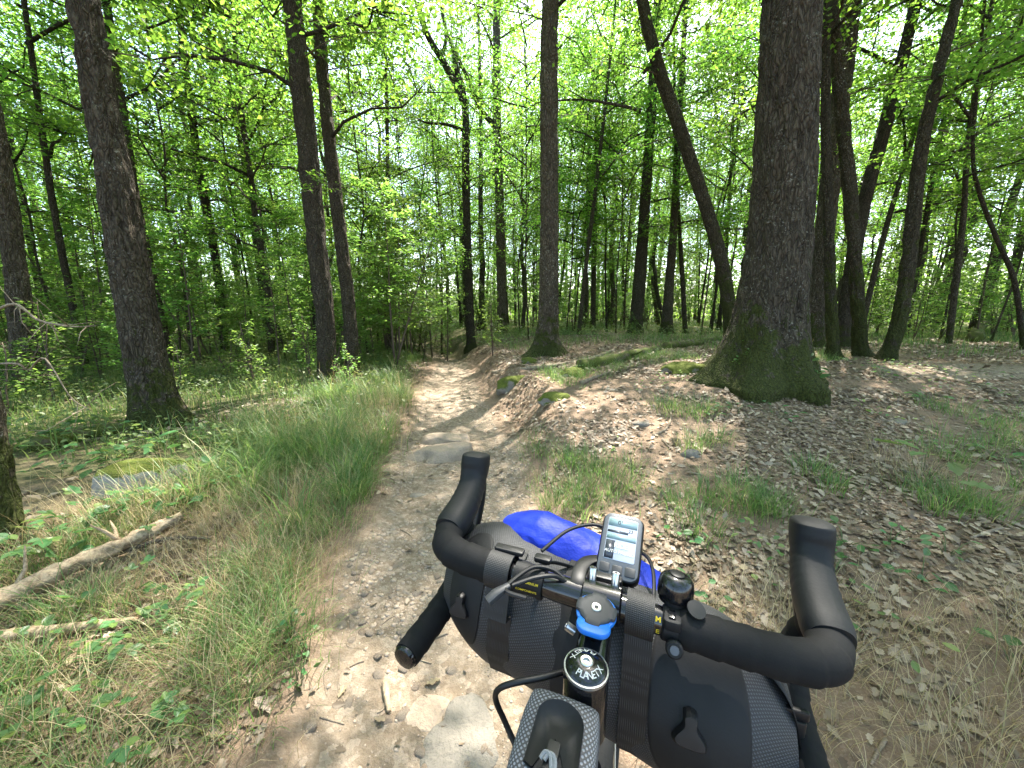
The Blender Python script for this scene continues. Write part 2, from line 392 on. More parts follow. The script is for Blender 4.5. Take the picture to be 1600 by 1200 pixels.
# ------------------------------------------------------------------ trees
def bark_trunk(P, R, n, detail, flare, lobes, seed, fdir=None):
    """trunk swept along P with root flare and bark relief; P in local space (base at origin)"""
    P = np.asarray(P, float); m = len(P); R = np.asarray(R, float)
    th = np.arange(n) * 2 * pi / n; z = P[:, 2:3]; h = np.maximum(z, 0)
    lob = .35 + 1.7 * np.abs(np.cos(th * lobes / 2 + seed)) ** 1.5 * (.7 + .5 * np.cos(th * 2 + seed * 2.3)) + .25 * np.cos(th + seed * 1.7)
    if fdir is not None: lob = (.55 + .75 * np.abs(np.cos(th * lobes / 2 + seed)) ** 2 + .5 * vn(np.cos(th) * 2.3 + 5, np.sin(th) * 2.3 + 5, 0, 6)) * (1 + .6 * np.cos(th - fdir))
    k = 1 + flare * np.exp(-h / (.8 * R[:1, None] + .04)) * lob[None]
    rr = R[:, None]
    cx, sx = np.cos(th)[None] * rr, np.sin(th)[None] * rr
    if detail > 0:
        a = vn(cx * 21 + 40, sx * 21 + 40, z * 4.5 + 9, seed); b = vn(cx * 42 + 10, sx * 42 + 90, z * 10 + 5, seed + 1)
        rid = 1 - np.abs(2 * a - 1)
        k = k + detail / np.maximum(rr, .05) * (rid * .044 + b * .022 - .034)
    k = k + .10 * (vn(cx * 3 + 7, sx * 3 + 7, z * 1.1, seed + 2) - .5)
    return tube(P, R, n, True, rad=k, N0=(-1, 0, 0))
def trace(pts, Y, ground=True):
    """photo-traced trunk: (u, v, width px) list bottom-up at depth Y -> points, radii"""
    out, rad = [], []
    for u, v, w in pts:
        p = at_y(u, v, Y); d = ray(u, v); t = Y / d[1]
        out.append(p); rad.append(.40 * w * t / FPX / math.sqrt(1 + ((u - 800) / FPX) ** 2 * .8))
    return np.array(out), np.array(rad)

def make_crown(seed, Ht, z0, Rmax, nl, ncl, leaf, sig):
    r = np.random.default_rng(seed); br, cen = [], []
    for i in range(nl):
        q = (i + .5) / nl; z = z0 + (Ht - z0) * q ** .95
        prof = (math.sin(pi * min(1, .22 + .72 * q)) ** .8) * r.uniform(.7, 1.15); L = Rmax * prof
        az = i * 2.39996 + r.normal(0, .4); up = r.uniform(.25, .9) * (1.3 - .6 * (1 - q))
        d = np.array((cos(az), sin(az), 0)); t = np.linspace(0, 1, 6)[:, None]
        P = np.array((0, 0, z)) + d * L * t + np.array((0, 0, 1)) * L * (up * t - .25 * t * t * up) + np.cumsum(r.normal(0, .05 * L, (6, 3)), 0) * np.minimum(1, 2 * t)
        br.append(tube(P, np.linspace(.018 + .018 * L / Rmax * (1.2 - q), .007, 6), 5))
        for k in range(5):
            f = .3 + .7 * (k + r.uniform(0, .8)) / 5; b = P[min(5, int(f * 5))]; a2 = az + r.choice((-1, 1)) * r.uniform(.5, 1.2)
            d2 = norm(np.array((cos(a2), sin(a2), r.uniform(-.15, .5)))); L2 = L * r.uniform(.35, .6)
            E = b + d2 * L2; br.append(tube(np.array([b, (b + E) / 2 + r.normal(0, .06, 3), E]), [.014, .009, .005], 4))
            for c in range(ncl): cen.append(b + d2 * L2 * (c + r.uniform(.2, 1.0)) / ncl + r.normal(0, .12, 3))
    cen = np.array(cen); per = leaf
    c = np.repeat(cen, per, 0) + r.normal(0, 1, (len(cen) * per, 3)) * np.array(sig)
    s, f, n = leaf_frames(len(c), .75, r)
    V, F = scatter(*LEAF, c, s, f, n, r.uniform(.065, .118, len(c)))
    return (V, F), join(br)
CROWN = []
for k, (Ht, z0, R, nl) in enumerate([(15, 4.6, 2.9, 17), (16.5, 5.6, 2.6, 17), (13, 3.6, 2.5, 15), (15.5, 6.5, 3.1, 16), (11, 2.8, 2.1, 14), (14, 4.0, 2.4, 16)]):
    (V, F), (BV, BF) = make_crown(100 + k, Ht, z0, R, nl, 6, 18, (.25, .25, .14))
    CROWN.append((mesh("crown", V, F, M_LEAF), mesh("branches", BV, BF, M_BARK_FAR, True), Ht, z0))
DENSE = []
for k, (Ht, z0, R, nl) in enumerate([(15, 3.8, 2.9, 19), (16.5, 4.4, 2.7, 19), (13, 2.6, 2.6, 17), (15.5, 5.0, 3.1, 18), (11, 2.0, 2.2, 16), (14, 3.0, 2.5, 18)]):
    (V, F), (BV, BF) = make_crown(200 + k, Ht, z0, R, nl, 6, 14, (.27, .27, .15))
    DENSE.append((mesh("crown", V, F, M_LEAF), mesh("branches", BV, BF, M_BARK_FAR, True), Ht, z0))
(V, F), (BV, BF) = make_crown(107, 13, 3.2, 2.2, 16, 3, 22, (.26, .26, .12)); CROWN.append((mesh("crown", V, F, M_LEAF), mesh("branches", BV, BF, M_BARK_FAR, True), 13, 3.2))
def make_stem(seed, Ht, r0, bend):
    r = np.random.default_rng(seed); t = np.linspace(0, 1, 22)
    wob = np.cumsum(r.normal(0, bend, (22, 2)), 0) * np.minimum(1, t * 6)[:, None]
    P = np.stack([wob[:, 0], wob[:, 1], t * Ht - .15], 1)
    R = r0 * (1 - .82 * t)
    return mesh("trunk", *bark_trunk(P, R, 9, 0, .5, 4, seed), M_BARK_FAR, True)
STEM = [make_stem(300 + i, 14.5, 1.0 * .1, (.038, .085, .018)[i % 3]) for i in range(6)]

def add_crown(root, i, off, rz, s, sz=1.0, src=None):
    me, bm, Ht, z0 = (src or CROWN)[i]
    for nm, d in (("branches", bm), ("crown", me)):
        o = obj(nm, d, root, off); o.rotation_euler = (0, 0, rz); o.scale = (s, s, s * sz)

# sprays: low leafy twigs with real leaf outlines
def make_spray(seed, L, nt, nleaf, tpl, size, mat, droop=.2):
    r = np.random.default_rng(seed); t = np.linspace(0, 1, 7)[:, None]
    P = np.array((1, 0, 0)) * L * t + np.array((0, 0, 1)) * (.25 * L * t - droop * L * t * t) + np.cumsum(r.normal(0, .02 * L, (7, 3)), 0) * t
    br = [tube(P, np.linspace(.013, .003, 7), 5)]; c, f = [], []
    for k in range(nt):
        b = P[1 + int(r.uniform(0, 5.99))]; a = r.choice((-1, 1)) * r.uniform(.3, 1.1); d = norm(np.array((cos(a), sin(a), r.uniform(-.2, .3)))); l = L * r.uniform(.2, .45)
        br.append(tube(np.array([b, b + d * l * .5 + r.normal(0, .01, 3), b + d * l]), [.005, .003, .002], 4))
        for j in range(nleaf):
            c.append(b + d * l * r.uniform(.25, 1.05) + r.normal(0, .018, 3)); e = d + r.normal(0, .7, 3); e[2] = e[2] * .4 - .25; f.append(e)
    c = np.array(c); s, fw, n = leaf_frames(len(c), .45, r, np.array(f))
    V, F = scatter(*tpl, c, s, fw, n, r.uniform(.7, 1.15, len(c)) * size)
    return mesh("leaves", V, F, mat), mesh("twig", *join(br), M_TWIG, True)
SPRAY = [make_spray(500 + i, 1.5 + .25 * i, 15, 9, OAK, .105, M_LEAF) for i in range(4)]
def add_spray(root, i, off, rz, s, tilt=0.0):
    lv, tw = SPRAY[i]
    b = obj("low_branch", tw, root, off); b.rotation_euler = (0, tilt, rz); b.scale = (s,) * 3
    obj("leaves", lv, b)

def hero(name, label, pts, Y, crown, mat, n=20, detail=0.0, flare=.6, lobes=5, seed=1, Htop=15.0, sprays=(), group=None, base=None, fork=None, fdir=None, dense=False):
    g = gp(pts[0][0], pts[0][1])
    if abs(g[1] - Y) < .4 * Y: Y = float(g[1])
    P, R = trace(pts, Y)
    if base is None: base = np.array((P[0, 0], Y, float(H(P[0, 0], Y))))
    root = empty(name, tuple(base), label, "tree", group)
    # extend to ground and to tree top
    P = P - base; P[0] = 0.0
    ok = [0] + [k for k in range(1, len(P)) if P[k, 2] > .35]; P, R = P[ok], R[ok]
    d = norm(P[-1] - P[-2]); top = P[-1].copy(); ext, er = [], []
    Hn = max(1, int((Htop - top[2]) / 2.0)); q = top.copy()
    for k in range(1, Hn + 1):
        d = norm(d + np.array((0, 0, .25))); q = q + d * (Htop - top[2]) / Hn / max(d[2], .5); ext.append(q.copy()); er.append(R[-1] * (1 - .85 * k / Hn))
    dn = norm(P[1] - P[0])
    P = np.vstack([P[0] - dn * .25, P] + ([np.array(ext)] if ext else [])); R = np.concatenate([[R[0] * 1.0], R, er])
    vis = top[2] + .4
    L = np.concatenate([[0], np.cumsum(np.linalg.norm(np.diff(P, axis=0), axis=1))])
    full = smooth_pts(P, 400); RR = np.interp(np.linspace(0, len(P) - 1, 400), np.arange(len(P)), R)
    step = .022 if detail else .12
    z = full[:, 2]; zs = np.concatenate([np.arange(z[0], min(vis, 6), step), np.arange(min(vis, 6), z[-1], .5)])
    PP = np.stack([np.interp(zs, z, full[:, k]) for k in range(3)], 1); PR = np.interp(zs, z, RR)
    obj("trunk", mesh("trunk", *bark_trunk(PP, PR, n, detail, flare, lobes, seed, fdir), mat, True), root)
    if crown is not None:
        zc = CROWN[crown][3] + 1.5; o = np.array([np.interp(zc, z, full[:, k]) for k in range(2)])
        add_crown(root, crown, (o[0], o[1], 0), seed * 1.3, Htop / CROWN[crown][2] * (1.1 if dense else 1), 1.0, DENSE if dense else None)
    for (zz, si, rz, s, tilt) in sprays:
        off = [float(np.interp(zz, z, full[:, k])) for k in range(2)] + [zz]
        add_spray(root, si, off, rz, s, tilt)
    if fork:
        br = []
        for (fp, w0, w1) in fork:
            Q = np.array([at_y(u, v, Y + dy) for u, v, dy in fp]) - base; Q = smooth_pts(Q, 16)
            br.append(tube(Q, np.linspace(w0, w1, 16), 8))
        obj("limb", mesh("limb", *join(br), mat, True), root)
    return root
G1 = "trunks traced beside the trail"
hero("oak_tree", "massive oak with furrowed bark and a flared mossy foot on the bank", [(1192, 592, 146), (1203, 500, 132), (1214, 400, 124), (1222, 300, 120), (1229, 150, 115), (1237, 0, 112)], 4.7, 3, M_BARK_OAK, 160, 1.0, .62, 7, 3, 17,
     [(4.4, 0, 2.2, .7, 0.1)], fdir=.35, dense=True)
hero("leaning_oak", "leaning oak with rough dark scaly bark, mossy foot, in grass beside the trail", [(252, 662, 84), (228, 560, 76), (205, 430, 72), (183, 300, 68), (160, 170, 65), (130, 0, 63)], 4.25, 0, M_BARK_OAK, 130, 1.0, .45, 3, 8, 16,
     [(3.9, 1, .3, .6, .1)])
hero("oak_tree", "straight dark oak on the bank edge with moss-covered root flare", [(853, 556, 42), (857, 480, 36), (858, 400, 34), (858, 250, 32), (858, 100, 31), (860, 0, 30)], 7.8, 1, M_BARK_OAK, 72, .9, .9, 4, 5, 17,
     [(5.6, 0, 1.2, .9, -.1), (6.0, 2, 3.3, .9, -.1), (6.4, 1, 4.9, .9, 0.0), (4.5, 3, .1, .55, .05)])
hero("hornbeam_tree", "front stem of the paired trunks in tall grass left of the trail", [(512, 604, 34), (508, 500, 35), (497, 400, 36), (484, 270, 38), (470, 130, 38), (456, 0, 36)], 6.9, 5, M_BARK, 56, .7, .35, 4, 12, 15,
     [(5.6, 0, .2, 1.0, -.05), (5.1, 2, -.5, .9, .1), (6.0, 1, 2.6, .9, 0.0), (3.2, 3, -.9, .6, .2)])
hero("hornbeam_tree", "slimmer rear stem of the paired trunks left of the trail", [(552, 590, 26), (545, 480, 25), (531, 360, 24), (516, 230, 23), (503, 100, 22), (497, 0, 20)], 7.4, 0, M_BARK, 44, .7, .35, 4, 14, 13, [(5.4, 3, .1, .9, 0.0), (4.6, 1, .7, .6, .1)])
hero("hornbeam_tree", "dark thin trunk close behind the paired trunks left of the trail", [(498, 560, 18), (494, 470, 18), (486, 360, 17), (470, 200, 16), (455, 60, 14)], 8.6, 4, M_BARK, 16, 0, .3, 4, 15, 14)
hero("oak_tree", "tree trunk cut off by the frame edge behind twiggy dead branches", [(48, 612, 54), (35, 520, 48), (22, 400, 42), (0, 250, 38), (-30, 90, 36)], 5.6, 2, M_BARK_OAK, 72, .9, .4, 4, 21, 15)
hero("oak_tree", "nearest trunk at the frame edge beside the fallen pale branch", [(-2, 862, 92), (-22, 720, 84), (-48, 560, 76), (-90, 350, 70)], 1.95, 5, M_BARK_OAK, 72, .9, .3, 4, 23, 14)
hero("leaning_maple", "mossy trunk leaning towards the trail behind the massive oak", [(1146, 520, 28), (1138, 470, 26), (1120, 380, 25), (1095, 300, 25), (1062, 200, 24), (1030, 110, 23), (1003, 0, 22)], 8.0, 0, M_BARK_MOSS, 40, .6, .4, 3, 31, 14,
     [(4.2, 1, 2.4, .8, .1), (5.2, 2, 3.5, .9, 0), (5.6, 0, .4, .9, 0), (6.3, 3, 1.6, .9, 0)])
hero("maple_tree", "short-spaced slim mossy trunk right beside the massive oak", [(1302, 560, 24), (1298, 470, 22), (1296, 400, 21), (1293, 300, 19), (1290, 150, 17)], 5.9, 1, M_BARK_MOSS, 36, .6, .4, 4, 33, 12, [(3.6, 2, .8, .5, .1)])
hero("maple_tree", "mossy trunk with a patch of bare orange wood, in the clump right of the oak", [(1345, 556, 30), (1341, 480, 27), (1334, 380, 26), (1325, 270, 25), (1313, 150, 24), (1300, 0, 22)], 5.8, 5, M_BARK_MOSS, 44, .7, .5, 4, 35, 14, [(3.4, 0, .5, .6, .1), (4.2, 1, -.4, .8, 0)])
hero("maple_tree", "curved mossy trunk bowing outward at the edge of the clump", [(1384, 562, 30), (1405, 500, 30), (1418, 420, 29), (1428, 330, 28), (1440, 230, 26), (1462, 130, 25), (1495, 0, 23)], 5.8, 2, M_BARK_MOSS, 44, .7, .45, 4, 37, 13, [(3.6, 3, .4, .7, .1), (4.3, 0, 2.8, .7, 0), (4.6, 2, -.5, .8, 0.0), (3.9, 1, -1.2, .6, .1)])
hero("maple_tree", "pale straight trunk leaning outward behind the mossy clump", [(1318, 505, 30), (1345, 340, 28), (1385, 190, 27), (1432, 0, 25)], 8.6, 0, M_BARK, 32, .5, .3, 4, 39, 15)
hero("oak_tree", "broad dark trunk half hidden behind the massive oak", [(1276, 505, 40), (1290, 350, 38), (1308, 200, 37), (1332, 0, 36)], 8.2, 1, M_BARK_OAK, 48, .7, .4, 4, 41, 16, [(5.2, 3, 1.2, .8, 0)])
hero("maple_tree", "thin trunk leaning outward between clump and curved trunk", [(1352, 470, 13), (1378, 380, 12), (1410, 270, 11), (1440, 170, 10), (1490, 20, 9)], 10.5, 4, M_BARK, 14, 0, .3, 4, 43, 12)
hero("maple_tree", "slender trunk rising behind the curved mossy trunk", [(1420, 500, 12), (1440, 380, 11), (1462, 250, 11), (1500, 60, 10)], 11.5, 2, M_BARK, 14, 0, .3, 4, 44, 12)
hero("oak_tree", "thick brown trunk standing on the flat ground beyond the fallen log", [(993, 508, 27), (1000, 430, 24), (1007, 330, 20), (1016, 200, 18), (1022, 90, 16)], 14.5, 3, M_BARK, 28, .6, .35, 4, 51, 16)
hero("oak_tree", "brown trunk with a swollen foot next to the thick trunk beyond the log", [(1042, 508, 24), (1046, 440, 17), (1053, 350, 15), (1058, 250, 13)], 14.5, 4, M_BARK, 26, .6, .7, 4, 53, 14)
hero("hornbeam_tree", "thin pole-like trunk beyond the brown trunk with swollen foot", [(1072, 507, 10), (1066, 430, 9), (1060, 330, 8), (1056, 240, 8)], 14.8, 5, M_BARK, 12, 0, .4, 4, 54, 13)
hero("oak_tree", "tall grey trunk with a big forked limb reaching over the trail", [(735, 500, 17), (731, 400, 15), (728, 280, 14), (727, 165, 13), (716, 120, 12)], 13.5, 6, M_BARK, 24, .5, .4, 4, 57, 10,
     fork=[([(727, 165, 0), (712, 130, 0), (690, 92, 0), (668, 55, -.3), (652, 5, -.5)], .13, .08), ([(690, 92, 0), (697, 55, .2), (690, 10, .4)], .07, .04), ([(727, 205, 0), (700, 195, -.3), (668, 192, -.6), (650, 185, -.8)], .06, .025)])
hero("oak_tree", "straight oak with one curved limb, right of the forked grey trunk", [(784, 520, 19), (783, 420, 18), (780, 300, 17), (777, 190, 16), (776, 60, 15)], 12.0, 0, M_BARK_OAK, 26, .5, .4, 4, 58, 16,
     fork=[([(778, 200, 0), (765, 188, 0), (748, 165, -.2), (730, 120, -.4), (705, 70, -.6), (690, 20, -.8)], .12, .05)])
hero("hornbeam_tree", "grey trunk leaning left behind the leaning oak", [(268, 572, 24), (250, 500, 22), (232, 410, 20), (212, 310, 18), (196, 200, 17), (172, 40, 16)], 8.2, 0, M_BARK, 24, .5, .3, 4, 61, 15, [(4.0, 0, .5, .9, 0), (5.0, 1, 1.4, 1, 0)])
hero("hornbeam_tree", "lean grey trunk left of the leaning oak in the open grass", [(134, 578, 18), (118, 500, 16), (98, 400, 15), (78, 290, 14), (58, 150, 13), (40, 20, 12)], 8.8, 5, M_BARK, 20, .4, .3, 4, 62, 14, [(3.8, 2, .7, .9, 0), (5.2, 3, 2.4, 1, 0)])
hero("hornbeam_tree", "dark upright trunk rising between leaning oak and paired trunks", [(352, 552, 17), (340, 430, 16), (322, 320, 15), (302, 200, 15), (288, 90, 15), (278, 0, 14)], 10.0, 2, M_BARK, 22, .4, .3, 4, 63, 15)
hero("hornbeam_tree", "slender trunk crooked at mid height near the paired trunks", [(425, 560, 15), (418, 450, 14), (402, 360, 12), (388, 250, 12), (372, 130, 11), (364, 0, 10)], 10.2, 4, M_BARK, 16, 0, .3, 4, 64, 14)
hero("hornbeam_tree", "slim straight trunk with leafy twigs left of the forked grey trunk", [(607, 520, 9), (606, 400, 8), (606, 280, 8), (604, 150, 7)], 12.5, 5, M_BARK, 12, 0, .3, 4, 67, 12)
hero("hornbeam_tree", "thin trunk in shade beyond the dark bank-edge oak", [(905, 512, 9), (915, 420, 8), (930, 300, 8), (944, 180, 7)], 14, 2, M_BARK, 12, 0, .3, 4, 68, 13)
hero("hornbeam_tree", "thin trunk next to the worn clearing on the bank", [(926, 515, 11), (928, 420, 10), (930, 330, 9), (934, 200, 8)], 13, 4, M_BARK, 12, 0, .3, 4, 69, 12)
hero("maple_tree", "crooked dark trunk over the grassy far edge of the bare clearing", [(1490, 500, 15), (1496, 420, 14), (1506, 330, 12), (1514, 210, 11), (1540, 60, 10)], 9.0, 5, M_BARK, 18, .3, .3, 4, 70, 12, [(3.4, 0, 2.6, .8, 0), (4.4, 2, .4, .9, 0), (5.0, 1, 1.4, .9, 0)])
hero("maple_tree", "thin bowed trunk arching across the far edge of the clearing", [(1612, 500, 14), (1585, 440, 12), (1556, 370, 11), (1530, 300, 10), (1520, 240, 9), (1528, 120, 8)], 8.0, 2, M_BARK, 14, 0, .3, 4, 71, 11)

# slim poles standing between the larger trunks
rp = np.random.default_rng(5)
for u0, Y0 in [(70, 12), (105, 9.5), (205, 11), (300, 9.2), (318, 13), (400, 12), (448, 9.4), (470, 13), (575, 11), (590, 15), (632, 14.5), (655, 17), (690, 16), (812, 15), (826, 12), (885, 15), (897, 17), (948, 16), (962, 14.5), (975, 18), (1095, 13), (1112, 15), (1160, 11), (1440, 12), (1468, 10.5), (1520, 12), (1548, 10), (1572, 13), (1592, 11), (20, 10), (160, 14), (245, 14)]:
    z = float(H((u0 - 800) / FPX * Y0, Y0)); v0 = project(np.array(((u0 - 800) / FPX * Y0, Y0, z)))[1]; w = rp.uniform(.055, .12) * FPX / Y0; dr = (u0 - 800) * .19 / 500 + rp.normal(0, .05)
    pts = [(u0, v0, w)] + [(u0 + (v0 - vv) * dr * (1 if dr * (u0 - 800) > 0 else .5) + rp.normal(0, 4), vv, w * (1 - .45 * (v0 - vv) / v0)) for vv in (420, 330, 230, 120, 10)]
    side_ = "left" if u0 < 700 else "right"
    hero("pole_tree", "slim pole-like tree between the larger trunks, on the " + ("grassy side" if u0 < 700 else "bank side") + " of the trail", pts, Y0, (6, 4, 6, 2)[int(rp.integers(0, 4))] if Y0 > 12 else 6, M_BARK, 10, 0, .3, 4, int(u0), float(rp.uniform(9, 13)), [(rp.uniform(2.5, 4.5), int(rp.integers(0, 4)), rp.uniform(0, 6.28), .7, 0) for _ in range(2)], "slim poles on the " + ("grassy side" if u0 < 700 else "bank side"))
# the wood all around: individual trees of six shapes
spots = []
def far_enough(x, y, d):
    return all((x - a) ** 2 + (y - b) ** 2 > d * d for a, b in spots)
HERO_XY = [(o.location.x, o.location.y) for o in bpy.data.objects if o.parent is None and o.get("category") == "tree"]
spots += HERO_XY
r = np.random.default_rng(77); cand = []
for _ in range(26000):
    rr_ = 39 * math.sqrt(r.uniform(0, 1)); a = r.uniform(-pi, pi); x, y = rr_ * sin(a), rr_ * cos(a) + 3
    cand.append((x, y))
TALL = []
GT = "trees of the surrounding wood"
LBL = ["slender grey-brown tree standing deeper in the wood", "thin crooked tree with a light crown deeper in the wood", "tall straight tree with a high crown deeper in the wood"]
for x, y in cand:
    if len(TALL) >= 295: break
    u, v, f = project(np.array((x, y, .3)))
    if f > 0 and -60 < u < 1660 and f < (9.3 if (u < 470 or u > 1330) else 12.5): continue
    if y < 1 and abs(x) < 2.5 and y > -2.5: continue
    if abs(x - path_c(y)) < 1.3: continue
    if y < 4 and not far_enough(x, y, 3.6): continue
    if y < -12 or (y < 0 and abs(x) > 14): continue
    if abs(u - 640) < 45 and f < 17 and f > 0: continue
    if not far_enough(x, y, 1.65 + .02 * math.hypot(x, y)): continue
    spots.append((x, y)); TALL.append((x, y))
for i, (x, y) in enumerate(TALL):
    z = float(H(x, y)); k = int(r.integers(0, 6)); s = r.uniform(1.05, 1.25) if k % 3 == 2 else r.uniform(.8, 1.05)
    root = empty("woodland_tree", (x, y, z), LBL[k % 3], "tree", GT + (", slender", ", crooked", ", tall")[k % 3])
    rad = r.uniform(.4, 1.3) if r.uniform() < .75 else r.uniform(1.4, 2.2)
    o = obj("trunk", STEM[k], root); o.scale = (rad, rad, s); o.rotation_euler = (r.normal(0, .04), r.normal(0, .04), r.uniform(0, 6.28))
    fd = project(np.array((x, y, z)))[2]
    if fd > 13 and r.uniform() < (.4 if x < -2 else .7): add_crown(root, k, (0, 0, 0), r.uniform(0, 6.28), s * r.uniform(.85, 1.1), 1.0, DENSE)
    else: add_crown(root, k if rad > .9 else 6, (0, 0, 0), r.uniform(0, 6.28), s * r.uniform(.85, 1.1))
# ------------------------------------------------------------------ understorey: saplings and bushes
def make_sapling(seed, Ht, stems, layers, leafn, tpl, size, spread):
    r = np.random.default_rng(seed); br, c, f = [], [], []
    for s in range(stems):
        a = r.uniform(0, 6.28); lean = r.uniform(.05, .3) * (1 if stems > 1 else .4)
        t = np.linspace(0, 1, 8)[:, None]; hh = Ht * r.uniform(.7, 1)
        P = np.array((cos(a) * lean, sin(a) * lean, 1)) * hh * t + np.cumsum(r.normal(0, .03, (8, 3)), 0) * t - np.array((0, 0, .05))
        br.append(tube(P, np.linspace(.011 + .004 * Ht, .004, 8), 6))
        for k in range(layers):
            q = .22 + .78 * (k + r.uniform(0, .9)) / layers; b = np.array([np.interp(q, t[:, 0], P[:, j]) for j in range(3)])
            az = k * 2.4 + r.normal(0, .4); L = spread * (1.15 - q * .75) * r.uniform(.6, 1.1); d = np.array((cos(az), sin(az), r.uniform(.05, .45)))
            E = b + d * L; br.append(tube(np.array([b, b + d * L * .5 + (0, 0, .04), E - (0, 0, .06 * L)]), [.006, .004, .002], 4))
            for j in range(leafn):
                w = r.uniform(.15, 1.05); p = b + d * L * w + np.array((-d[1], d[0], 0)) * r.normal(0, .2 * L * (1.1 - .5 * w)) + (0, 0, r.normal(0, .045))
                c.append(p); e = d + r.normal(0, .7, 3); e[2] *= .4; f.append(e)
    c = np.array(c); s_, fw, n = leaf_frames(len(c), .4, r, np.array(f))
    V, F = scatter(*tpl, c, s_, fw, n, r.uniform(.7, 1.2, len(c)) * size)
    return mesh("foliage", V, F, M_UNDER), mesh("stem", *join(br), M_TWIG, True)
SAP = [make_sapling(700, 3.6, 1, 22, 60, OVAL, .075, 1.15), make_sapling(701, 2.4, 2, 14, 50, OVAL, .07, .9), make_sapling(702, 5.5, 1, 28, 75, LEAF, .11, 1.5),
       make_sapling(703, 1.5, 4, 6, 24, OVAL, .06, .5), make_sapling(704, 1.0, 3, 6, 18, OVAL, .055, .35), make_sapling(705, 4.5, 2, 20, 60, LEAF, .105, 1.35)]
SLBL = ["young single-stemmed sapling with layered leaves under the trees", "leafy two-stemmed bush under the trees", "tall feathery sapling reaching up between the trunks",
        "low many-stemmed bush on the forest floor", "knee-high leafy shoot on the forest floor", "spreading two-stemmed sapling with wide leafy branches"]
SNAME = ["sapling", "bush", "tall_sapling", "low_bush", "leafy_shoot", "spreading_sapling"]
def sapling(k, x, y, s, rz, label=None, group=True):
    root = empty(SNAME[k], (x, y, float(H(x, y))), label or SLBL[k], "bush" if k in (1, 3) else "sapling", None if label else "understorey " + SNAME[k].replace("_", " ") + " plants")
    for nm, d in zip(("foliage", "stem"), SAP[k]):
        o = obj(nm, d, root); o.scale = (s,) * 3; o.rotation_euler = (0, 0, rz)
r = np.random.default_rng(91)
# placed where the photograph shows them
for k, u, v, s, lab in [(3, 770, 556, .95, "dark many-stemmed shrub on the bank edge beside the mossy oak foot"), (1, 440, 540, 1.0, "bushy growth between the crooked stem and the paired trunks"), (5, 330, 560, .8, "spreading leafy sapling rising behind the leaning oak"),
                   (0, 585, 560, .8, "bright sapling behind the tall grass right of the paired trunks"), (1, 650, 540, .8, "leafy bush crowding the far end of the trail"),
                   (4, 1165, 600, .55, "small pale-leaved seedling at the foot of the massive oak"), (4, 985, 522, .8, "pale sunlit seedling behind the fallen log"),
                   (4, 545, 612, .8, "white-green leafy shoot in front of the paired trunks"), (3, 700, 545, .7, "rounded low bush closing the end of the trail")]:
    p = gp(u, v); sapling(k, p[0], p[1], s, r.uniform(0, 6), lab)
cnt = 0; ps = []
for _ in range(12000):
    if cnt >= 270: break
    a = r.uniform(-1.05, 1.05); d = 7.5 + 30 * r.uniform() ** 1.1; x, y = d * sin(a), d * cos(a)
    u, v, f = project(np.array((x, y, .3)))
    left = u < 690
    if abs(x - path_c(y)) < 1.1 and y < 12.5: continue
    if not left and (f < 13 or (u < 1200 and f < 17)): continue
    if 880 < u < 1120 and f < 22: continue
    if left and f < 8.5: continue
    if any((x - p) ** 2 + (y - q) ** 2 < .6 for p, q in ps): continue
    k = int(r.choice([0, 1, 2, 3, 5], p=[.22, .16, .28, .10, .24])) if left or r.uniform() < .6 else int(r.choice([0, 2, 5, 3]))
    if not left and f < 20: k = int(r.choice([3, 1, 3, 0]))
    ps.append((x, y)); cnt += 1
    sapling(k, x, y, r.uniform(.7, 1.25), r.uniform(0, 6.28))
# low shrubs that close the view under the trees
cnt = 0
for _ in range(6000):
    if cnt >= 115: break
    a = r.uniform(-1.0, 1.0); d = 7.8 + 15 * r.uniform(); x, y = d * sin(a), d * cos(a); u, v, f = project(np.array((x, y, .3)))
    if abs(x - path_c(y)) < .95 and y < 12: continue
    if 700 < u < 1350 and (f < 17 or r.uniform() < .6): continue
    if u >= 1350 and f < 10: continue
    if any((x - p) ** 2 + (y - q) ** 2 < .45 for p, q in ps): continue
    ps.append((x, y)); cnt += 1; k = int(r.choice([1, 3, 4, 0], p=[.3, .35, .2, .15])); sapling(k, x, y, r.uniform(.6, 1.1), r.uniform(0, 6.28))
# far wood that reads as one mass
n = 170000; a = r.uniform(-1.25, 1.25, n); d = r.uniform(35, 75, n); cz = r.uniform(0, 1, n) ** 1.5 * 17 * (np.arange(n) < 110000) + r.uniform(0, 4.5, n) * (np.arange(n) >= 110000)
cl = vn(d * np.sin(a) * .35, d * np.cos(a) * .35, cz * .45, 44); keep = cl > .32
c = np.stack([d * np.sin(a), d * np.cos(a), cz], 1)[keep]; c[:, 2] += H(c[:, 0], c[:, 1])
s_, fw, nn = leaf_frames(len(c), .9, r)
V, F = scatter(*LEAF, c, s_, fw, nn, r.uniform(.24, .45, len(c)))
tr = []
for _ in range(110):
    a_, d_ = r.uniform(-1.2, 1.2), r.uniform(42, 76); x, y = d_ * sin(a_), d_ * cos(a_); z = float(H(x, y))
    tr.append(tube(np.array([(x, y, z - .2), (x + r.normal(0, .3), y, z + 7), (x + r.normal(0, .6), y, z + 15)]), np.array([1, .7, .2]) * r.uniform(.08, .2), 6))
o = obj("far_wood", mesh("far_wood", V, F, M_LEAF)); tag(o, "hazy green mass of distant leaves closing the wood", "wood", None, "stuff")
TV, TF = join(tr); o2 = obj("trunks", mesh("trunks", TV, TF, M_BARK_FAR, True), o); o2["kind"] = "stuff"
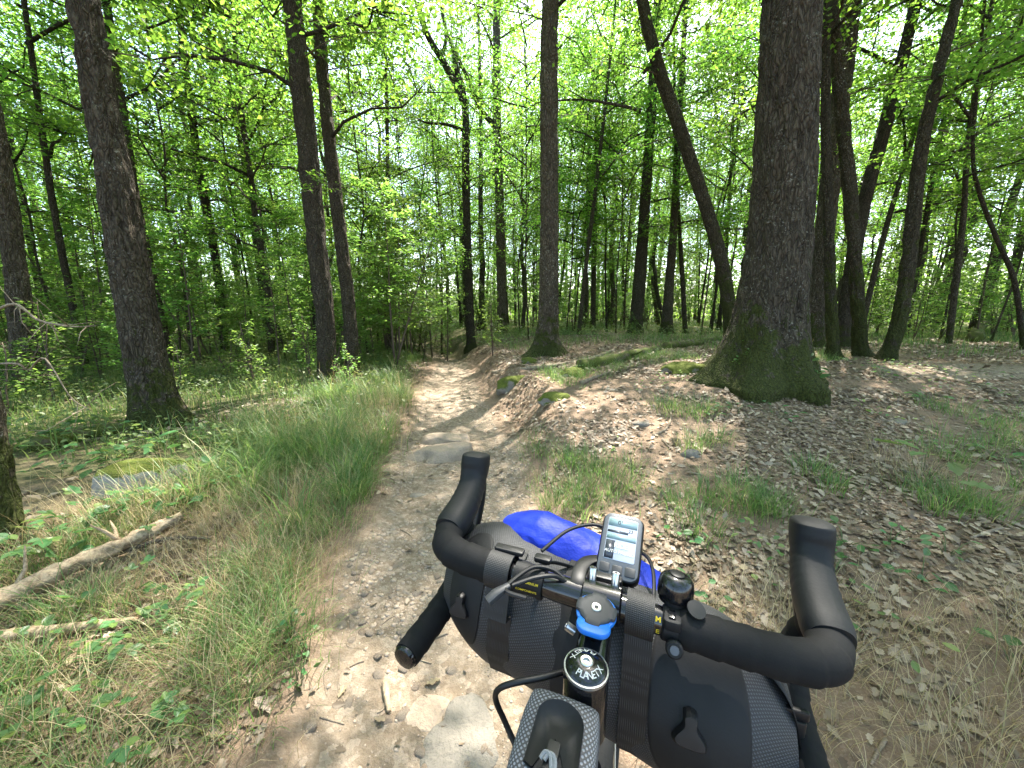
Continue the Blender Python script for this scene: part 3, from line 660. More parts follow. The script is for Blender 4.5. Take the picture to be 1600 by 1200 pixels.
# ------------------------------------------------------------------ forest floor
r = np.random.default_rng(123)
def onfloor(x, y, dz=0.0): return np.stack([x, y, H(x, y) + dz], 1)
def gnormal(x, y):
    e = .03; return norm(np.stack([-(H(x + e, y) - H(x - e, y)) / (2 * e), -(H(x, y + e) - H(x, y - e)) / (2 * e), np.ones_like(x)], 1))
CLEAR = [(gp(u, v), d) for u, v, d in [(228, 764, .28), (215, 775, .2), (262, 738, .2), (686, 712, .3)]] + [(gp(-60 + 348 * t, 985 - 153 * t), .10) for t in np.linspace(0, 1, 30)] + [(gp(-30 + 245 * t, 1006 - 22 * t), .05) for t in np.linspace(0, 1, 20)]
def cleared(q):
    k = np.ones(len(q), bool)
    for p, d in CLEAR: k &= np.hypot(q[:, 0] - p[0], q[:, 1] - p[1]) > d
    return k
def grass(name, label, mat, P, per, L, w, ph1, spread, seg=4, lean=None):
    n = len(P) * per; p = np.repeat(P, per, 0); dq = r.normal(0, spread, (n, 2)); q = p[:, :2] + dq; kk = cleared(q); q, dq = q[kk], dq[kk]
    tl = np.repeat(r.uniform(.55, 1.15, len(P)), per)[kk]; n = len(q)
    p = onfloor(q[:, 0], q[:, 1], -.01); az = np.arctan2(dq[:, 1], dq[:, 0]) + r.normal(0, .7, n)      # blades arch out of their tuft
    V, F = blades(p, az, r.uniform(*L, n) * tl, r.uniform(*w, n), r.uniform(.0, .45, n), r.uniform(*ph1, n), seg)
    o = obj(name, mesh(name, V, F, mat)); return tag(o, label, "grass", None, "stuff")
def region(n, x0, x1, y0, y1, f):
    x = r.uniform(x0, x1, n * 12); y = y0 + (y1 - y0) * r.uniform(0, 1, n * 12); k = r.uniform(0, 1, n * 12) < f(x, y)
    return np.stack([x[k], y[k], 0 * x[k]], 1)[:n]
side = lambda x, y: x - path_c(y)
# long drooping grass beside the trail
tuft = region(105, -3.6, 0, 2.0, 7.2, lambda x, y: sst(.60, .85, -side(x, y)) * (1 - sst(1.6, 2.6, -side(x, y))) * sst(2.1, 2.6, y) * (1 - .75 * sst(5, 7.2, y)) * (.12 + .88 * (vn(x * 1.3, y * 1.3, 0, 31) > .46)))
grass("long_grass", "long drooping green grass lining the trail on the tree side", M_GRASS, tuft, 70, (.22, .62), (.003, .0085), (1.1, 2.7), .06, 5)
tuftd = region(160, -3.6, 0, 1.8, 6.5, lambda x, y: sst(.6, .8, -side(x, y)) * (1 - sst(1.8, 2.8, -side(x, y))) * (vn(x * 1.7 + 4, y * 1.7, 0, 36) > .45))
grass("straw_stems", "pale straw stems standing through the long grass", M_DRY, tuftd, 16, (.25, .7), (.0015, .003), (.4, 1.9), .14, 5)
meadow = region(5200, -15, 0, 3.2, 19, lambda x, y: sst(.6, 1.2, -side(x, y)) * (.25 + .75 * sst(.35, .6, vn(x * .9, y * .9, 0, 32))) * (1 - .4 * sst(8, 19, y)))
grass("meadow_grass", "thin light green woodland grass under the trees", M_GRASS, meadow, 8, (.12, .4), (.005, .011), (.5, 1.7), .12, 3)
rg = region(260, .2, 7, 1.9, 7, lambda x, y: sst(.55, .7, side(x, y)) * (vn(x * 1.1 + 3, y * 1.1, 0, 33) > .64) * 1.0)
tuft2 = np.array([gp(u, v) for u, v in [(890, 720), (930, 740), (900, 770), (950, 770), (985, 760), (870, 790), (915, 800), (1150, 770), (1190, 790), (1210, 800), (1165, 800), (1105, 780), (1080, 700), (1120, 690), (1270, 740), (1300, 760), (1255, 600), (1265, 615), (1060, 790), (1090, 830), (1470, 800), (1500, 780), (1540, 800), (1440, 770)]])
grass("bank_grass", "short green grass tufts among the dead leaves of the bank", M_GRASS, np.vstack([rg, np.repeat(tuft2, 4, 0)]), 42, (.08, .26), (.0022, .005), (.8, 2.2), .07, 4)
lg = region(150, -2.6, -.4, .5, 2.6, lambda x, y: sst(.62, .85, -side(x, y)) * (vn(x * 1.6, y * 1.6, 0, 35) > .52))
tz = np.array([gp(u, v) for u, v in [(430, 920), (460, 900), (400, 960), (380, 1010), (440, 860), (500, 830), (520, 795), (350, 1050), (420, 1000), (300, 1010), (340, 940), (545, 770), (480, 850), (395, 900), (370, 1090), (330, 1010)]])
lg = np.vstack([lg, np.repeat(tz, 4, 0) + np.column_stack([r.normal(0, .07, (64, 2)), np.zeros(64)])])
grass("trailside_grass", "dense low green grass between the fallen branch and the trail", M_GRASS, lg, 55, (.08, .28), (.002, .0045), (1.1, 2.4), .075, 5)
dg = region(470, -3, 4.5, .5, 4.5, lambda x, y: np.where(side(x, y) < 0, sst(.58, .8, -side(x, y)) * (1 - sst(2.2, 3.2, y)) * 1.0, .5 * sst(.65, .9, side(x, y)) * (vn(x * 1.0, y * 1.0, 0, 37) > .58) * (1 - sst(2.4, 3.2, y))))
grass("dry_grass", "straw-coloured dry grass lying over the ground near the bicycle", M_DRY, dg, 40, (.08, .30), (.0013, .003), (1.35, 1.9), .12, 4)
far = region(5200, -8, 26, 6.5, 30, lambda x, y: np.where(side(x, y) > 1.4, sst(.35, .6, vn(x * .5, y * .5, 0, 38)) * sst(6.3, 10, y - .0 * x + 1.2 * (x > 7)), 0) * .9)
grass("shade_grass", "sparse shaded grass beyond the bank and the clearing", M_GRASS, far, 9, (.12, .34), (.006, .012), (.5, 1.6), .16, 3)
# herb layer
def herbs(name, label, P, per, hmax, size, tpl, mat):
    n = len(P) * per; q = np.repeat(P, per, 0)[:, :2] + r.normal(0, .13, (n, 2)); c = onfloor(q[:, 0], q[:, 1], 0); c[:, 2] += .02 + hmax * r.uniform(0, 1, n) ** 1.3
    s_, f_, n_ = leaf_frames(n, .38, r); V, F = scatter(*tpl, c, s_, f_, n_, r.uniform(*size, n))
    o = obj(name, mesh(name, V, F, mat)); return tag(o, label, "herbs", None, "stuff")
hb = region(2000, -13, 0, 2.6, 18, lambda x, y: sst(.7, 1.3, -side(x, y)) * (.2 + .8 * (vn(x * .8, y * .8, 0, 41) > .42)))
herbs("ground_herbs", "low leafy green herbs covering the ground under the trees", hb, 22, .26, (.03, .07), OVAL, M_HERB)
hb2 = region(1500, -6, 30, 8, 34, lambda x, y: (side(x, y) > 1.2) * (vn(x * .4, y * .4, 0, 42) > .45) * sst(8, 13, y))
herbs("shade_herbs", "low shaded herbs on the ground beyond the bank", hb2, 16, .32, (.05, .10), LEAF, M_HERB)
hb3 = region(110, .3, 6, 1.2, 6, lambda x, y: (side(x, y) > .75) * (vn(x * 1.4, y * 1.4, 0, 43) > .62))
herbs("bank_herbs", "scattered small green herbs among the dead leaves", hb3, 9, .08, (.02, .05), OVAL, M_HERB)

# dead leaves
def litter_w(x, y):
    s = side(x, y); right = sst(.55, .95, s) * (1 - .55 * pmask(x, y)); left = .5 * sst(.5, .9, -s)
    return np.clip(np.where(s > 0, right, left) + .045, 0, 1) * (.12 + .88 * sst(.35, .62, .6 * vn(x * 1.2, y * 1.2, 0, 51) + .4 * vn(x * 4, y * 4, 0, 52)))
def litter(n, x0, x1, y0, y1, tpl, size):
    P = region(n, x0, x1, y0, y1, litter_w); n = len(P); x, y = P[:, 0], P[:, 1]
    nor = norm(gnormal(x, y) + r.normal(0, .24, (n, 3))); a = r.uniform(0, 2 * pi, n); f = np.stack([np.cos(a), np.sin(a), 0 * a], 1)
    f = norm(f - nor * np.sum(f * nor, 1, keepdims=True)); c = onfloor(x, y, 0); c[:, 2] += r.uniform(.002, .012, n)
    return c, np.cross(f, nor), f, nor, r.uniform(*size, n)
CURL = OAKT.copy(); CURL[:, 2] = np.abs(CURL[:, 0]) * .4 + .18 * CURL[:, 1] ** 2 - .1 * CURL[:, 1]
CUP = LEAF[0].copy(); CUP[:, 2] = (.14, .22, .1, .2)
nearP = litter(17000, -2.6, 5.5, .5, 4.2, OAK, (.022, .066)); farP = litter(42000, -4, 13, 3.8, 13, LEAF, (.035, .09)); midL = litter(5000, -12, 0, 2, 12, LEAF, (.05, .1))
dist = np.linalg.norm(nearP[0] - CAM, axis=1); size_px = nearP[4] / dist
vis = np.array([(lambda q: 0 < q[0] < 1600 and 0 < q[1] < 1200)(project(p)) for p in nearP[0]])
order = np.argsort(-(size_px * vis)); single, rest = order[:250], order[250:]
parts = [scatter(CURL, OAK[1], *[a[rest] for a in nearP[:4]], nearP[4][rest])] + [scatter(CUP, LEAF[1], *q[:4], q[4]) for q in (farP, midL)]
frag = litter(26000, -2.6, 7, .5, 6.5, LEAF, (.010, .03)); parts.append(scatter(CUP, LEAF[1], *frag[:4], frag[4]))
o = obj("leaf_litter", mesh("leaf_litter", *join(parts), M_LITTER)); tag(o, "brown layer of dead oak leaves covering the bank", "leaf litter", None, "stuff")
from mathutils import Matrix
LM = []
for k in range(5):
    T = CURL.copy(); T[:, 0] *= r.uniform(.85, 1.3); T[:, 2] += r.normal(0, .035, len(T)); LM.append(mesh("fallen_leaf", T, OAK[1], M_LITTER))
for k, i in enumerate(single):
    m = np.eye(4); sc = nearP[4][i]; m[:3, 0], m[:3, 1], m[:3, 2] = nearP[1][i] * sc, nearP[2][i] * sc, nearP[3][i] * sc; m[:3, 3] = nearP[0][i]
    o = obj("fallen_leaf", LM[k % 5]); o.matrix_world = Matrix(m.tolist())
    tag(o, "single curled dead oak leaf lying loose near the bicycle", "leaf", "loose dead oak leaves near the bicycle")

# stones
ICO = {}
def ico(sub):
    if sub in ICO: return ICO[sub]
    import bmesh
    b = bmesh.new(); bmesh.ops.create_icosphere(b, subdivisions=sub, radius=1.0); b.verts.index_update()
    V = np.array([v.co[:] for v in b.verts]); F = np.array([[v.index for v in f.verts] for f in b.faces]); b.free(); ICO[sub] = (V, F); return ICO[sub]
def rock_mesh(name, seed, sx, sy, sz, sub, mat, rough=.35, flat=0.0):
    V, F = ico(sub); n = vn(V[:, 0] * 1.6 + 9, V[:, 1] * 1.6 + 9, V[:, 2] * 1.6 + 9, seed) - .5; n2 = vn(V[:, 0] * 5 + 9, V[:, 1] * 5 + 9, V[:, 2] * 5 + 9, seed + 1) - .5
    P = V * (1 + rough * 1.6 * n + rough * .3 * n2)[:, None]
    if flat: P[:, 2] = np.where(P[:, 2] > flat, flat + (P[:, 2] - flat) * .15, P[:, 2])
    return mesh(name, P * np.array((sx, sy, sz)), [F], mat, True)
def rock(name, label, u, v, wpx, ratio, hpx, mat, seed, sink=.35, flat=0.0, rz=0.0, cat="stone"):
    p = gp(u, v); t = np.linalg.norm(p - CAM); w = wpx * t / FPX / 2 * .92
    h = hpx * t / FPX
    me = rock_mesh(name, seed, w, w * ratio, max(h, .01), 4 if wpx > 40 else 3, mat, .45, flat)
    o = obj(name, me, None, (p[0], p[1], p[2] - h * sink)); o.rotation_euler = (0, 0, rz); return tag(o, label, cat)
rock("boulder", "rounded grey-brown boulder set across the trail, lower of two", 686, 712, 105, .55, 44, M_ROCK, 1, .3, .6, .3)
rock("boulder", "flat-topped boulder just behind the lower one across the trail", 697, 690, 84, .6, 32, M_ROCK, 22, .25, .55, -.4)
rock("flat_stone", "big flat grey slab embedded in the trail beside the black bag", 725, 1150, 92, 1.25, 16, M_ROCK_G, 3, .35, .4, .3)
rock("flat_stone", "pale half-buried stone between bar end and flat slab", 668, 1118, 66, .7, 16, M_ROCK, 4, .3, .4, .5)
rock("flat_stone", "thin pale stone lying on the trail below the boulders", 648, 772, 48, .5, 6, M_ROCK_G, 5, .3, .3)
rock("flat_stone", "grey pointed stone in the trail beside the left brake hood", 797, 803, 44, .8, 7, M_ROCK_G, 6, .4, .3, .8)
rock("flat_stone", "small brown stone on the trail beside the thin pale one", 697, 776, 40, .5, 6, M_ROCK, 7, .3, .3, .2)
rock("mossy_stone", "cushion-shaped moss-covered stone on the bank below the fallen log", 896, 586, 46, .7, 17, M_MOSSROCK, 8, .2)
rock("mossy_stone", "wide moss-covered stone at the bank edge below the dark oak", 800, 602, 56, .6, 20, M_MOSSROCK, 9, .25)
rock("mossy_stone", "mossy hump half buried in the bank slope", 868, 622, 50, .7, 14, M_MOSSROCK, 10, .4)
rock("mossy_stone", "small mossy stone against the dark oak's root", 827, 567, 30, .7, 12, M_MOSSROCK, 11, .25)
rock("mossy_root", "long moss-covered root hump beside the massive oak", 1075, 580, 76, .6, 17, M_MOSSROCK, 12, .2, 0, .25, "root")
rock("grey_stone", "rounded pale grey stone on the leafy bank", 1083, 712, 34, .7, 13, M_ROCK_G, 13, .3)
rock("grey_stone", "small pale stone partly hidden in the bank litter", 1000, 664, 30, .6, 7, M_ROCK_G, 14, .3)
rock("moss_capped_stone", "pale broken stone with a thick moss rim among brambles", 228, 764, 84, .6, 56, M_MOSSCAP, 15, .1, .55)
rock("mossy_stone", "low mossy mound in the grass before the leaning oak", 262, 735, 74, .6, 12, M_MOSSROCK, 16, .4)
rock("tan_stone", "smooth tan stone lying beside the right brake hood", 1320, 1028, 34, .7, 12, M_ROCK, 17, .3)
rock("grey_stone", "flat weathered stone half covered by leaves before the clearing", 1392, 655, 40, .6, 7, M_ROCK_G, 18, .3, .3)
# pebbles: the larger ones single, the rest gravel
PB = [rock_mesh("pebble", 60 + k, 1, r.uniform(.65, .95), r.uniform(.4, .65), 2, (M_PEB, M_PEB, M_ROCK)[k % 3], .6) for k in range(6)]
P = region(7000, -1.8, 1.0, .5, 6.5, lambda x, y: pmask(x, y) * (np.abs(side(x, y)) < 1.1) * (.2 + .8 * (vn(x * 1.7, y * 1.7, 0, 61) > .5)) * (1.2 - sst(.8, 5, y)))
sz = .0035 + .016 * r.uniform(0, 1, len(P)) ** 5; dd = np.hypot(P[:, 0], P[:, 1]) + 1
od = np.argsort(-sz / dd); 
for k, i in enumerate(od[:220]):
    o = obj("pebble", PB[k % 6], None, (P[i, 0], P[i, 1], float(H(P[i, 0], P[i, 1])) + - sz[i] * .12)); o.scale = (sz[i] * 1.25,) * 3; o.rotation_euler = (r.normal(0, .2), r.normal(0, .2), r.uniform(0, 6.28))
    tag(o, "loose rounded pebble lying on the bare dirt trail", "pebble", "loose pebbles on the trail")
V0, F0 = ico(1); pp = []
q = od[220:]; n = len(q); c = onfloor(P[q, 0], P[q, 1], -sz[q] * .05); a = r.uniform(0, 6.28, n)
f = np.stack([np.cos(a), np.sin(a), 0 * a], 1); s_ = np.stack([-np.sin(a), np.cos(a), 0 * a], 1); up = np.tile((0, 0, .55), (n, 1))
o = obj("gravel", mesh("gravel", *scatter(V0 * (1 + .6 * (vn(V0[:, 0] * 2, V0[:, 1] * 2, V0[:, 2] * 2, 3) - .5))[:, None], [F0], c, s_ * .8, f, up, sz[q]), M_PEB, True)); tag(o, "fine gravel strewn over the bare trail", "gravel", None, "stuff")

# fallen wood
def stick(name, label, uvs, rpx, mat, lift=.0, sides=10, cat="branch", rough=.15, side_twigs=0, group=None, taper=.55, straight=False):
    Pg = np.array([gp(u, v) for u, v in uvs]); t = np.linalg.norm(Pg.mean(0) - CAM); rad = rpx * t / FPX / 2
    if straight: Pg = Pg[0] + (Pg[-1] - Pg[0]) * np.linspace(0, 1, len(Pg))[:, None]
    Pg[:, 2] += rad * (1.3 if straight else .6) + np.linspace(0, lift, len(Pg)); base = Pg[0].copy(); Q = smooth_pts(Pg - base, 34); th = np.arange(sides) * 2 * pi / sides
    k = 1 + rough * (2 * vn(np.arange(34)[:, None] * .45, np.cos(th)[None] * 1.4 + 5, np.sin(th)[None] * 1.4 + 5, int(rpx * 7)) - 1)
    k = k + rough * .9 * (vn(np.arange(34)[:, None] * 1.9, np.cos(th)[None] * 4 + 9, np.sin(th)[None] * 4 + 9, int(rpx * 3)) - .5)
    prt = [tube(Q, np.linspace(rad, rad * taper, 34), sides, True, rad=k)]
    for _ in range(side_twigs):
        i = r.integers(6, 30); d = norm(r.normal(0, 1, 3) + (0, 0, .5)); l = r.uniform(.1, .35)
        prt.append(tube(np.array([Q[i], Q[i] + d * l * .5 + r.normal(0, .02, 3), Q[i] + d * l]), [rad * .3, rad * .2, rad * .08], 5))
    o = obj(name, mesh(name, *join(prt), mat, True), None, tuple(base)); return tag(o, label, cat, group)
stick("fallen_branch", "thick pale barkless branch lying in the bramble and dry grass", [(-60, 985), (40, 940), (120, 902), (200, 868), (288, 832)], 16, M_DEADWOOD, .05, 20, "branch", .45, 5, None, .7, True)
stick("fallen_branch", "thin pale branch lying below the thick barkless one", [(-30, 1006), (50, 998), (130, 990), (215, 984)], 12, M_DEADWOOD, .02, 8)
stick("twig", "dark twig lying across the thick barkless branch", [(150, 880), (200, 868), (260, 856), (335, 858)], 6, M_TWIG, .06, 6, "twig")
stick("fallen_log", "dark mossy log end lying on the bank between the two oaks", [(905, 578), (950, 570), (995, 558), (1030, 550)], 17, M_LOGMOSS, .02, 14, "log", .2, 2)
stick("fallen_branch", "long grey branch running from the bank edge towards the log", [(770, 584), (830, 578), (880, 571), (930, 560), (960, 548)], 7, M_STICK, 0, 8, "branch", .2, 4)
stick("fallen_branch", "short grey stick on the bank below the mossy cushion stone", [(908, 601), (930, 592), (952, 584)], 7, M_STICK, 0, 8)
stick("fallen_log", "thin mossy log behind the massive oak's root", [(1040, 545), (1085, 540), (1125, 531)], 10, M_LOGMOSS, 0, 10, "log")
stick("fallen_branch", "curved pale twig on the leafy bank near the grey stone", [(1020, 682), (1040, 672), (1048, 655), (1047, 638)], 4, M_STICK, 0, 6)
stick("fallen_branch", "dark pole lying in the grass past the curved trunk", [(1370, 512), (1420, 510), (1470, 514)], 7, M_LOGMOSS, .1, 8)
stick("fallen_branch", "arched dead branch over the grass at the clearing's far edge", [(1520, 535), (1535, 520), (1575, 515), (1620, 520)], 8, M_LOGMOSS, .8, 8, "branch", .15, 4)
stick("fallen_log", "low mossy log running to the leaning oak's foot", [(60, 705), (120, 690), (180, 678), (235, 668)], 17, M_LOGMOSS, 0, 12, "log", .25)
stick("stick", "split pale stick standing out on the gravelly trail", [(602, 1072), (605, 1095), (608, 1116)], 9, M_DEADWOOD, 0, 7, "stick")
stick("stick", "thin dark stick by the bag on the trail", [(690, 1142), (720, 1128), (748, 1118)], 4, M_TWIG, 0, 5, "stick")
for k in range(46):
    u, v = r.uniform(860, 1600), r.uniform(610, 1180)
    if k > 34: u, v = r.uniform(430, 700), r.uniform(780, 1150)
    a, l = r.uniform(0, 3.14), r.uniform(20, 60) * (v / 900)
    stick("stick", "thin dry stick among the litter of the forest floor", [(u, v), (u + l * cos(a) * .5 + r.normal(0, 2), v + l * sin(a) * .3), (u + l * cos(a), v + l * sin(a) * .6)], r.uniform(2, 4.5), M_STICK, 0, 5, "stick", .15, 0, "dry sticks in the litter")

# dead twiggy branches beside the frame-edge trunk
def dead_twigs(label, pts, Y, rad, n, seed):
    rr = np.random.default_rng(seed); Q = smooth_pts(np.array([at_y(u, v, Y + dy) for u, v, dy in pts]), 24); b = Q[0].copy(); Q = Q - b
    prt = [tube(Q, np.linspace(rad, rad * .25, 24), 6)]
    for _ in range(n):
        i = rr.integers(5, 23); d = norm(rr.normal(0, 1, 3)); l = rr.uniform(.1, .35)
        prt.append(tube(np.array([Q[i], Q[i] + d * l * .5 + rr.normal(0, .03, 3), Q[i] + d * l]), [rad * .35, rad * .25, rad * .1], 4))
    return tag(obj("dead_branch", mesh("dead_branch", *join(prt), M_STICK, True), None, tuple(b)), label, "branch")
dead_twigs("bare pale dead branch sticking out from the frame-edge trunk", [(-30, 500, 0), (20, 475, -.3), (60, 500, -.5), (110, 510, -.6), (150, 509, -.7)], 3.2, .012, 9, 1)
dead_twigs("forked dead branch hanging low beside the frame-edge trunk", [(-30, 570, 0), (25, 568, -.2), (45, 578, -.2), (70, 560, -.3), (110, 620, -.4), (140, 640, -.4)], 3.0, .009, 10, 2)

# brambles and seedlings, each leaf a piece of its own
def leafmesh(kind, mat):
    T, F = kind; return mesh("leaf", T, F, mat)
tri = join([(OVAL[0] @ np.array([[cos(a), sin(a), 0], [-sin(a), cos(a), 0], [0, 0, 1]]) * s_, OVAL[1]) for a, s_ in ((0, 1.0), (1.15, .8), (-1.15, .8))])
LF = {"bramble": mesh("leaf", *tri, M_BRAM), "oak": leafmesh(OAK, M_HERB), "oval": leafmesh(OVAL, M_BRAM)}
def plant(name, label, u, v, kind, nleaf, spread, hgt, size, group=None, cat="plant", flat=.3):
    p = gp(u, v); root = empty(name, tuple(p), label, cat, group); st = []
    for k in range(nleaf):
        a = r.uniform(0, 6.28); d = spread * math.sqrt(r.uniform(.05, 1)); x, y = d * cos(a), d * sin(a); z = float(H(p[0] + x, p[1] + y) - p[2]) + hgt * r.uniform(.35, 1)
        e = np.array((x, y, z)); st.append(tube(np.array([(x * .15, y * .15, -.01), (x * .6, y * .6, z * .75), e]), [.0022, .0018, .001], 4))
        o = obj("leaf", LF[kind], root, e); o.scale = (size * r.uniform(.7, 1.2),) * 3; o.rotation_euler = (r.normal(0, flat), r.normal(0, flat) , a - pi / 2 + r.normal(0, .5))
    obj("stem", mesh("stem", *join(st), M_STEM, True), root)
BG = "brambles in the dry grass"; BL = "low bramble with three-part green leaves in the dry grass"
for u, v, n, s in [(100, 850, 18, .3), (150, 815, 14, .28), (205, 845, 12, .22), (45, 870, 14, .3), (190, 950, 10, .16), (240, 975, 12, .18), (215, 1000, 9, .14), (55, 1060, 12, .2), (110, 1100, 12, .2), (205, 1165, 16, .16), (75, 1165, 10, .16), (290, 800, 10, .2), (330, 770, 8, .2), (95, 745, 14, .4), (150, 700, 12, .4), (255, 700, 14, .4), (300, 700, 10, .35)]:
    plant("bramble", BL, u, v, "bramble", n, s, .18 if v < 900 else .12, .07 if v < 900 else .045, BG)
plant("bramble", "large-leaved bramble shoot beside the nearest frame-edge trunk", 40, 700, "oval", 9, .3, .35, .15, None)
plant("bramble", "broad-leaved shoot over the moss-rimmed stone", 180, 735, "oval", 12, .35, .25, .13, None)
plant("oak_seedling", "oak seedling with five broad blue-green leaves above the bank litter", 1440, 755, "oak", 6, .17, .26, .16, None, "seedling", .15)
SG = "small seedlings on the leafy bank"; SL = "small green seedling growing through the leafy bank"
for u, v, n, s, sz_ in [(1320, 850, 12, .13, .055), (1300, 900, 10, .12, .05), (1440, 905, 9, .13, .05), (1390, 850, 8, .12, .05), (1110, 870, 6, .08, .045), (1050, 845, 5, .06, .05), (1080, 935, 6, .07, .045), (1110, 960, 6, .06, .045), (1590, 1050, 6, .08, .06), (1480, 870, 7, .1, .05), (1150, 640, 10, .2, .06), (1210, 650, 10, .2, .06), (1100, 650, 9, .18, .06), (1380, 590, 8, .2, .07), (1450, 630, 7, .2, .07), (1560, 720, 6, .15, .06)]:
    plant("seedling", SL, u, v, "oval", n, s, .09, sz_, SG, "seedling")
plant("fern_tuft", "bright green leafy tuft against the massive oak's right foot", 1258, 612, "oval", 16, .12, .45, .1, None, "plant", .8)
for u, v in ((455, 1000), (480, 1030), (470, 1080)):
    plant("seedling", "wiry green seedling at the edge of the trail dirt", u, v, "oval", 12, .05, .12, .022, "wiry seedlings at the trail edge", "seedling", .6)
# ------------------------------------------------------------------ bicycle cockpit
TH = radians(21.5); FW = np.array((sin(TH), cos(TH), 0)); RT = np.array((cos(TH), -sin(TH), 0)); UP = np.array((0, 0, 1.0)); ROLL = .045
C0 = np.array((.106, .381, .985))
def B(rr, ff, zz, roll=True):
    return C0 + rr * RT + ff * FW + (zz - (ROLL * rr if roll else 0)) * UP
def BL_(pts, roll=True): return np.array([B(*p, roll) for p in pts])
AX = np.array([RT, FW, UP])
M_TAPE = simple("black_bar_tape", (.0085, .0085, .009), .8, .2, bump=(420, .12, .002), var=.3)
M_RUB = simple("black_rubber", (.0085, .009, .010), .62, .28, bump=(300, .12, .002), var=.2)
M_GLOSS = simple("gloss_black", (.006, .006, .007), .15, .45, coat=.3)
M_SATIN = simple("satin_black", (.01, .01, .011), .35, .4, var=.2)
M_PLAS = simple("black_plastic", (.008, .008, .009), .45, .35)
M_STEEL = simple("brushed_steel", (.62, .61, .6), .28, .5, 1.0)
M_GREY = simple("dark_grey_plastic", (.03, .032, .036), .5, .35)
M_LGREY = simple("grey_bezel", (.07, .078, .092), .4, .4)
M_BLUEP = simple("blue_plastic", (.01, .16, .62), .4, .5)
M_CORD = simple("grey_cord", (.17, .18, .19), .8, .2, bump=(900, .4, .001))
M_WHITE = simple("white_print", (.5, .5, .49), .5, .3)
M_YEL = simple("yellow_print", (.65, .5, .03), .5, .3)
M_TEAL = simple("screen_teal", (.2, .29, .31), .25, .5, coat=.5)
M_SCR = simple("screen_pale", (.3, .33, .4), .2, .5, coat=.5)
M_INK = simple("screen_ink", (.03, .035, .05), .3, .4, coat=.5)
M_TYRE = simple("tyre_rubber", (.02, .02, .02), .8, .3, bump=(200, .3, .003))
def weave(name, c0, c1, sc, rot):
    m = M(name); v = m.n("Mapping", i_Vector=m.n("TexCoord").outputs["UV"], i_Scale=(1, 1, 1), i_Rotation=(0, 0, rot))
    w = m.n("TexWave", i_Vector=v, i_Scale=sc, i_Distortion=0.0, i_Detail=0.0); w2 = m.n("TexWave", i_Vector=v, i_Scale=sc, i_Distortion=0.0, i_Detail=0.0); w2.bands_direction = 'Y'
    h = m.math('MULTIPLY', w.outputs[1], w2.outputs[1]); ob = m.n("TexCoord").outputs["Object"]
    c = m.mix(m.ramp(h, (.15, 0.0), (.5, 1.0)), c0, c1); c = m.mix(m.math('MULTIPLY', m.noise(ob, 18, 4), .35), c, c0)
    return m.done(m.bsdf(i_Base_Color=c, i_Roughness=.6, i_Normal=m.bump(h, .4, .0008)))
M_WEAVE = weave("grey_ripstop", (.009, .0095, .011), (.05, .053, .06), 10, .5)
M_WEAVE2 = weave("light_ripstop", (.02, .022, .027), (.17, .185, .215), 11, .78)
M_STRAP = weave("black_webbing", (.005, .005, .0055), (.018, .018, .02), 14, 0.0)
def nylon():
    m = M("blue_nylon"); w = m.n("TexCoord").outputs["Object"]
    wr = m.noise(m.n("Mapping", i_Vector=w, i_Scale=(1, 1, 2.2), i_Rotation=(.4, .3, .6)), 26, 5, .6)
    c = m.mix(wr, (.011, .028, .34), (.022, .055, .6))
    p = m.bsdf(i_Base_Color=c, i_Roughness=.5, i_Normal=m.bump(wr, .3, .010)); p.inputs["Specular IOR Level"].default_value = .25
    return m.done(p)
M_NYL = nylon()
def addp(name, geo, mat, root, smooth=True, uv=None, base=None, world=True):
    V, F = geo; ro = np.array(root.matrix_world.translation) if False else ROOTLOC[root.name]
    me = mesh(name, np.asarray(V) - ro, F, mat, smooth)
    if uv is not None:
        l = me.uv_layers.new(name="UVMap"); vi = np.empty(len(me.loops), np.int32); me.loops.foreach_get("vertex_index", vi); l.data.foreach_set("uv", np.asarray(uv, np.float32)[vi].ravel())
    if smooth:
        me.set_sharp_from_angle(angle=radians(38)) if hasattr(me, "set_sharp_from_angle") else None
    return obj(name, me, root)
ROOTLOC = {}
def root_at(name, p, label, cat, group=None):
    o = empty(name, tuple(p), label, cat, group); ROOTLOC[o.name] = np.array(p); return o
def sub_of(part):           # a sub-part shares its part's origin
    ROOTLOC[part.name] = ROOTLOC[part.parent.name]; return part
fwc = B(0, .17, 0, False); bike = root_at("bicycle", (fwc[0], fwc[1], float(H(fwc[0], fwc[1]))), "black drop-bar bicycle standing on the trail, loaded with bags", "bicycle")
